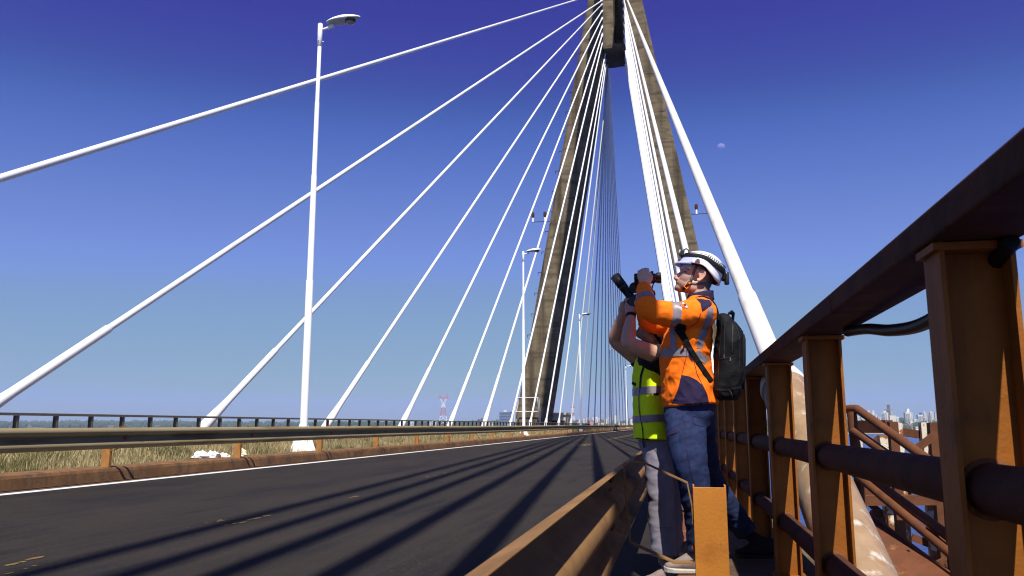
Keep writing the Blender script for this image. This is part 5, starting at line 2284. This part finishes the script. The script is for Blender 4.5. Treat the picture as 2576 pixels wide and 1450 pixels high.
# front pocket bulge
m = MB()
vs2, fs2 = [], []
for (yy, xl, xr_, hy) in [(760, 1188, 1206, .10), (800, 1180, 1216, .118), (950, 1170, 1217, .125), (1100, 1165, 1214, .122), (1180, 1168, 1206, .11)]:
    c = A_((xl + xr_) / 2, yy, Yc)
    hx = (xr_ - xl) / 2 * .3252 * .00227
    for k in range(20):
        a = 2 * math.pi * k / 20
        ca, sa = math.cos(a), math.sin(a)
        vs2.append(c + Vector((hx * math.copysign(abs(ca) ** .6, ca), hy * math.copysign(abs(sa) ** .6, sa), 0)) - OB)
for i in range(4):
    for k in range(20):
        a, b = i * 20 + k, i * 20 + (k + 1) % 20
        fs2.append((a, b, b + 20, a + 20))
fs2 += [tuple(range(20)), tuple(80 + k for k in range(20))]
m.add(vs2, fs2, True).build('front_pocket', 'pack', bp0)
# zips, piping and base seam laid on the near side
for nm, line, w, mt_ in (('zip', [za(1062, 660), za(1058, 760), za(1060, 900)], 2.2, 'gunmetal'), ('zip', [za(1125, 665), za(1122, 770), za(1118, 890)], 2.2, 'gunmetal'), ('zip_pull', [za(1058, 905), za(1057, 935)], 2.6, 'strap_grey'), ('zip_pull', [za(1106, 928), za(1105, 955)], 2.6, 'strap_grey'),
                         ('piping', [za(1000, 935), za(1060, 932), za(1110, 925), za(1140, 905)], 1.4, 'gunmetal'), ('piping', [za(980, 1172), za(1040, 1180), za(1110, 1172), za(1190, 1160)], 1.6, 'gunmetal'), ('piping', [za(1090, 1170), za(1112, 1200), za(1125, 1245)], 1.6, 'strap_grey'), ('piping', [za(1040, 640), za(1030, 760), za(1020, 900), za(1010, 1100)], 1.6, 'gunmetal'), ('piping', [za(1130, 650), za(1165, 720), za(1180, 800), za(1176, 1000)], 1.6, 'gunmetal')):
    me = patch(TPK, ribbon(line, w), nm, 3, .004)
    if me is not None:
        put(me, nm, mt_, bp0, OB)
m = MB()
for z_ in (0,):
    m.tube([A_(1082, 640, Yc - .03), A_(1092, 588, Yc - .03), A_(1112, 578, Yc - .01), A_(1128, 592, Yc + .02), A_(1122, 645, Yc + .03)], [(.006, .014)] * 5, 10)
m.v = [tuple(Vector(p) - OB) for p in m.v]
m.build('grab_handle', 'pack', bp0)


def webbing(pts, w, th, nm, mt_, parent, O, ref=(0, 1, 0)):
    ctrl = [(p, th, w) for p in pts]
    m_ = MB()
    P_, R_ = spline([(c[0], c[1], c[2]) for c in ctrl], 5)
    # flat section: thickness along the in-plane normal, width across
    m_.tube(P_, [(a, b) for a, b in R_], 10, ref=ref)
    m_.v = [tuple(Vector(p) - O) for p in m_.v]
    return m_.build(nm, mt_, parent)


for s in (-1, 1):
    yy = Yc + s * .13
    webbing([A_(1012, 640, yy), A_(1000, 560, yy), A_(960, 490, yy), A_(905, 462, yy - s * .005), A_(850, 468, yy - s * .005), A_(812, 500, yy)], .026, .008, 'shoulder_strap', 'pack', bp0, OB, ref=(0, 0, 1))
# lower strap crossing the near flank, laid on the shirt
for nm, line, w, mt_ in (('lower_strap', [za(690, 685), za(722, 735), za(760, 800), za(800, 868), za(850, 945), za(905, 1030), za(962, 1112)], [22, 20, 15, 12, 11.5, 11.5, 11.5], 'pack'), ('strap_tail', [za(742, 760), za(752, 810), za(742, 860), za(720, 884)], 3.2, 'pack'), ('armpit_pad', [za(690, 690), za(735, 700), za(762, 705)], [10, 20, 12], 'pack')):
    me = patch(TS, ribbon(line, w), nm, 2.5, .009)
    if me is not None:
        o = put(me, nm, mt_, bp0, OB)
        sd = o.modifiers.new('t', 'SOLIDIFY')
        sd.thickness = .004

# ---- binoculars held by the man in orange
bn = thing('binoculars', 'black binoculars held up by the man in the orange shirt', 'binoculars', K_(640, 380, 4.74))
ON = Vector(bn.location)
axis = (K_(930, 365, 4.72) - K_(430, 395, 4.72)).normalized()
for s, (yc_, dz) in enumerate(((4.705, 0), (4.775, 70))):
    m = MB()
    P0 = K_(410, 410 + dz, yc_)

    def q(x, dy=0):
        return K_(x, 410 + dz - (x - 410) * .09 + dy, yc_) - ON
    m.tube([q(378), q(392), q(470), q(500), q(600), q(640), q(760), q(800)], [.026, .0285, .0285, .026, .026, .024, .021, .019], 22)
    br_ = m.build('barrel', 'black', bn)
    m = MB()
    m.tube([q(802), q(835), q(838), q(862), q(866), q(880)], [.0195, .0195, .017, .017, .0215, .0215], 22)
    m.build('focus_ring', 'gunmetal', br_)
    m = MB()
    m.tube([q(882), q(900), q(960), q(972), q(974), q(955)], [.0225, .0225, .0225, .0205, .016, .015], 22)
    m.build('eyecup', 'black', br_)
    m = MB()
    m.tube([q(383), q(381)], [.023, .022], 20)
    m.build('objective_lens', 'glass', br_)
m = MB()
m.obox(K_(640, 385, 4.74) - ON, axis * .045, Vector((0, .03, 0)), Vector((0, 0, .011)))
m.build('bridge', 'gunmetal', bn, bevel=.004)
m = MB()
m.tube([K_(740, 290, 4.74) - ON, K_(800, 285, 4.74) - ON], .011, 14)
m.build('focus_wheel', 'gunmetal', bn)
m = MB()
m.tube([K_(815, 400, 4.70) - ON, K_(822, 470, 4.70) - ON, K_(790, 560, 4.70) - ON, K_(770, 640, 4.70) - ON, K_(785, 700, 4.70) - ON, K_(800, 730, 4.70) - ON], [.0035] * 6, 8)
m.build('neck_strap', 'pack', bn)
m = MB()
m.tube([K_(790, 690, 4.69) - ON, K_(800, 760, 4.69) - ON, K_(812, 815, 4.69) - ON], [(.010, .018), (.013, .022), (.008, .014)], 14, ref=(1, 0, 0))
m.build('lens_cap', 'black', bn)

# ============ man in the yellow-green vest
Y2 = 5.06
org2 = Vector((at(1660, 1400, 4.98).x, 5.0, 0))
man2 = thing('person', 'man in lime vest and black T-shirt aiming a camera upwards', 'person', org2, 'men on the walkway')
O2 = Vector(man2.location)
F2 = Frame(A_(560, 745, Y2), R(42), R(8))
b2 = MB()
head_shapes(b2, F2)
for s in (-1, 1):
    ear(b2, F2, s)
n2S, n2E, n2W, n2H = A_(555, 915, 4.86), A_(325, 815, 4.80), A_(337, 610, 4.90), A_(335, 540, 4.93)
f2S, f2E, f2W, f2H = A_(400, 945, 5.22), A_(215, 795, 5.16), A_(272, 600, 5.06), A_(300, 530, 5.04)
limb(b2, [(F2(-.02, 0, -.02), .056), (A_(560, 830, Y2), .056), (A_(520, 900, Y2), .066, .075)], 18, ref=(1, 0, 0))
limb(b2, [(A_(510, 960, Y2), .085, .15), (A_(500, 1100, Y2), .09, .13), (A_(510, 1400, Y2), .09, .13), (A_(520, 1560, Y2), .085, .13)], 18, ref=(1, 0, 0))
limb(b2, [(n2S, .052), (A_(440, 872, 4.82), .050), (n2E, .043), (A_(322, 735, 4.83), .042), (A_(332, 660, 4.87), .033), (n2W, .027)], 16)
limb(b2, [(f2S, .052), (A_(300, 868, 5.18), .048), (f2E, .042), (A_(232, 715, 5.12), .041), (A_(255, 640, 5.08), .032), (f2W, .027)], 16)
# hands round the camera body
limb(b2, [(n2W, .027, .024), (A_(338, 575, 4.91), .036, .024), (A_(340, 545, 4.93), .042, .022), (A_(338, 515, 4.945), .040, .020)], 16, ref=(1, 0, 0))
for i, (x, y) in enumerate(((306, 508), (322, 498), (340, 496), (357, 500))):
    finger(b2, [A_(x + 4, y + 32, 4.93), A_(x, y, 4.935), A_(x - 4, y - 18, 4.955), A_(x - 2, y - 26, 4.985)], .0098)
finger(b2, [A_(375, 550, 4.92), A_(384, 525, 4.925), A_(380, 500, 4.94)], .0115)
limb(b2, [(f2W, .027, .024), (A_(285, 560, 5.05), .036, .022), (A_(296, 520, 5.04), .038, .020)], 14, ref=(1, 0, 0))
for i, (x, y) in enumerate(((284, 500), (294, 486), (305, 478), (318, 476))):
    finger(b2, [A_(x + 2, y + 34, 5.035), A_(x, y + 6, 5.03), A_(x + 4, y - 12, 5.01), A_(x + 12, y - 16, 4.99)], .0098)
p2 = [(B_(600, 330, 4.98), B_(606, 760, 4.94), B_(625, 1290, 4.93)), (B_(640, 330, 5.14), B_(680, 760, 5.16), B_(700, 1270, 5.22))]
for (h, k, a) in p2:
    limb(b2, [(h, .07), (k, .048), (a, .034)], 12)
b2me = remesh(b2, .0042, 1, .5)
paint_head(b2me, F2, .65)
put(b2me, 'body', 'skin2', man2, O2)

# T-shirt
ts = MB()
tors2 = [(905, 530, 70, .09), (925, 520, 96, .14), (960, 505, 120, .185), (1050, 498, 132, .185), (1200, 500, 138, .18), (1400, 512, 140, .18), (1500, 518, 135, .175)]
limb(ts, [(A_(xc_, yy, Y2), hx * .3252 * .00243, hy) for (yy, xc_, hx, hy) in tors2], 24, ref=(1, 0, 0), round_ends=False, sub=4)
limb(ts, [(A_(575, 930, 4.90), .078), (A_(540, 912, 4.855), .068), (A_(508, 898, 4.84), .064)], 18, round_ends=False)
limb(ts, [(A_(430, 955, 5.2), .075), (A_(400, 945, 5.21), .065), (A_(368, 925, 5.20), .060)], 18, round_ends=False)
tme = remesh(ts, .009, 3, .5, lambda p: noise.noise(p * 12) * .004)
put(tme, 't_shirt', 'tee', man2, O2)
TT = tree_of(remesh(ts, .012, 2))
for line in ([za(516, 838), za(522, 880), za(520, 930)], ):
    me = patch(TT, ribbon(line, 1.4), 'red_trim', 3, .005)
    if me is not None:
        put(me, 'red_trim', 'red_trim', man2, O2)
# vest: sleeveless, hem flaring out
vt = MB()
vest = [(925, 505, 92, .115), (950, 500, 112, .150), (1000, 492, 128, .172), (1080, 488, 138, .19), (1180, 492, 142, .20), (1300, 500, 146, .205), (1420, 510, 152, .21), (1530, 515, 156, .215), (1562, 516, 158, .217)]
limb(vt, [(A_(xc_, yy, Y2), hx * .3252 * .00243, hy) for (yy, xc_, hx, hy) in vest], 28, ref=(1, 0, 0), round_ends=False, sub=4)
limb(vt, [(A_(520, 935, 4.93), .050, .04), (A_(505, 960, 4.92), .06, .04)], 14, round_ends=False)


def vest_folds(p):
    return noise.noise(Vector((p.x * 9, p.y * 9, p.z * 5))) * .008 + noise.noise(Vector((p.x * 20 + p.z * 12, p.y * 18, p.z * 22))) * .004


vme = remesh(vt, .009, 3, .5, vest_folds)
TV = tree_of(vme)
for (y0_, y1_) in ((1165, 1222), (1378, 1432)):
    pl = [(A_(450, y1_, Y2), Vector((-.05, 0, 1))), (A_(450, y0_, Y2), Vector((.05, 0, -1)))]
    put(cut(vme, pl, .003, 'reflective_band'), 'reflective_band', 'silver', man2, O2)
for nm, poly, mt_, off in (('zip', ribbon([za(412, 1075), za(408, 1160), za(395, 1230), za(398, 1330), za(410, 1400), za(425, 1480), za(430, 1555)], 2.6), 'black', .006),
                           ('armhole_binding', ribbon([za(478, 945), za(500, 1000), za(540, 1040), za(575, 1065)], 5), 'tee', .006),
                           ('hem_binding', ribbon([za(372, 1552), za(430, 1560), za(500, 1568), za(580, 1568)], 3), 'black', .006),
                           ('side_tab', ribbon([za(512, 1212), za(552, 1212)], 6), 'navy', .006),
                           ('lapel_strap', ribbon([za(455, 950), za(430, 1010), za(412, 1070), za(405, 1165)], [7, 5, 5, 4]), 'tee', .006)):
    me = patch(TV, poly, nm, 2.5, off)
    if me is not None:
        put(me, nm, mt_, man2, O2)
put(vme, 'vest', 'lime', man2, O2)
# pouch clip hanging under the vest and a buckle on its front edge
m = MB()
m.obox(B_(468, 360, 4.84) - O2, Vector((.010, 0, .004)), Vector((0, .012, 0)), Vector((-.004, 0, .022)))
m.tube([B_(478, 325, 4.84) - O2, B_(470, 345, 4.84) - O2], .003, 6)
m.build('key_fob', 'black', man2, bevel=.003)
m = MB()
m.obox(A_(360, 1132, 4.95) - O2, Vector((.012, 0, -.006)), Vector((0, .01, 0)), Vector((.003, 0, .008)))
m.build('strap_buckle', 'black', man2)
# watch
wd_ = (n2W - n2E).normalized()
wc_ = A_(335, 608, 4.90)
m = MB()
m.tube([wc_ - wd_ * .012 - O2, wc_ - wd_ * .010 - O2, wc_ + wd_ * .010 - O2, wc_ + wd_ * .012 - O2], [.029, .0315, .0315, .029], 20)
m.build('wrist_band', 'black', man2)
# neck strap of the camera
webbing([A_(515, 735, 4.98), A_(545, 780, 4.975), A_(578, 830, 4.98)], .010, .003, 'camera_strap', 'pack', man2, O2, ref=(0, 1, 0))
# trousers
tr2 = MB()
limb(tr2, [(B_(560, 190, Y2), .118, .165), (B_(575, 330, Y2), .118, .165), (B_(590, 420, Y2), .10, .15)], 22, ref=(1, 0, 0), round_ends=False)
limb(tr2, [(B_(575, 320, 4.97), .098, .09), (B_(590, 560, 4.95), .086, .086), (B_(600, 760, 4.94), .078, .08), (B_(608, 900, 4.94), .076, .078), (B_(620, 1080, 4.935), .076, .076), (B_(630, 1290, 4.93), .074, .074)], 20, ref=(1, 0, 0), round_ends=False)
limb(tr2, [(B_(620, 320, 5.13), .095, .09), (B_(650, 600, 5.15), .08, .08), (B_(675, 850, 5.17), .072, .075), (B_(700, 1250, 5.22), .07, .07)], 20, ref=(1, 0, 0), round_ends=False)
tme2 = remesh(tr2, .009, 3, .5, jean_folds)
TTR = tree_of(tme2)
for line in ([zb(532, 1042), zb(600, 1050), zb(720, 1055)], [zb(545, 380), zb(585, 470), zb(620, 560)]):
    me = patch(TTR, ribbon(line, 1.0), 'seam', 3, .003)
    if me is not None:
        put(me, 'seam', 'strap_grey', man2, O2)
put(tme2, 'trousers', 'trouser', man2, O2)
t2 = at(1618, 1436, 4.90)
shoe(man2, O2, Vector((t2.x + .27, 4.95, .004)), Vector((t2.x, 4.89, .004)), .098, 'suede', 'black', p2[0][2] - Vector((0, 0, .02)))
t3 = at(1688, 1388, 5.22)
shoe(man2, O2, Vector((t3.x + .27, 5.24, WZ + .004)), Vector((t3.x, 5.2, WZ + .004)), .098, 'suede', 'sole', p2[1][2])

# ---- camera in his hands
cm = thing('photo_camera', 'black camera with long lens held up by the man in the vest', 'camera', A_(345, 470, 4.98))
OC = Vector(cm.location)
ld = (A_(270, 372, 5.0) - A_(345, 470, 4.98)).normalized()
m = MB()
c0 = A_(345, 472, 4.98)
m.tube([c0 - OC, c0 + ld * .075 - OC, c0 + ld * .078 - OC, c0 + ld * .10 - OC, c0 + ld * .102 - OC], [.026, .026, .0285, .0285, .026], 24)
lb_ = m.build('lens', 'black', cm)
m = MB()
m.tube([c0 + ld * .103 - OC, c0 + ld * .105 - OC, c0 + ld * .185 - OC, c0 + ld * .185 - OC, c0 + ld * .12 - OC], [.027, .030, .031, .029, .027], 24)
m.build('lens_hood', 'black', lb_)
m = MB()
m.tube([c0 + ld * .088 - OC, c0 + ld * .092 - OC], .029, 24)
m.build('lens_ring', 'gunmetal', lb_)
sdv = ld.cross(Vector((0, 1, 0))).normalized()
if sdv.z < 0:
    sdv = -sdv
m = MB()
m.obox(c0 - ld * .03 - OC, ld * .032, Vector((0, .062, 0)), sdv * .042)
m.obox(c0 - ld * .03 + sdv * .052 - OC, ld * .026, Vector((0, .024, 0)), sdv * .014)
cb = m.build('camera_body', 'gunmetal', cm, bevel=.008, segs=3)
m = MB()
m.obox(c0 - ld * .066 + sdv * .046 - OC, ld * .010, Vector((0, .016, 0)), sdv * .012)
m.build('eyepiece', 'black', cb, bevel=.003)
# open screen flap
m = MB()
fl_ = A_(365, 388, 4.96)
m.tube([fl_ + Vector((0, -.004, 0)) - OC, fl_ + Vector((0, .004, 0)) - OC], [.034, .034], 26)
m.build('lens_cap', 'black', cm)
m = MB()
m.tube([fl_ + Vector((-.01, 0, -.03)) - OC, c0 + ld * .06 + sdv * .02 - OC], .006, 8)
m.build('cap_tether', 'black', cm)

# purple hose end on the walkway
m = MB()
hp = [at(1836, 1434, 4.36), at(1880, 1437, 4.33), at(1940, 1446, 4.28), at(2000, 1462, 4.2)]
hp = [Vector((p.x, p.y, WZ + .016)) for p in hp]
m.tube(hp, .016, 12)
M['purple'] = mat('purple_plastic', (.06, .03, .22), .4)
o = m.build('hose', 'purple')
tag(o, 'dark purple hose lying on the walkway behind the short post', 'hose')
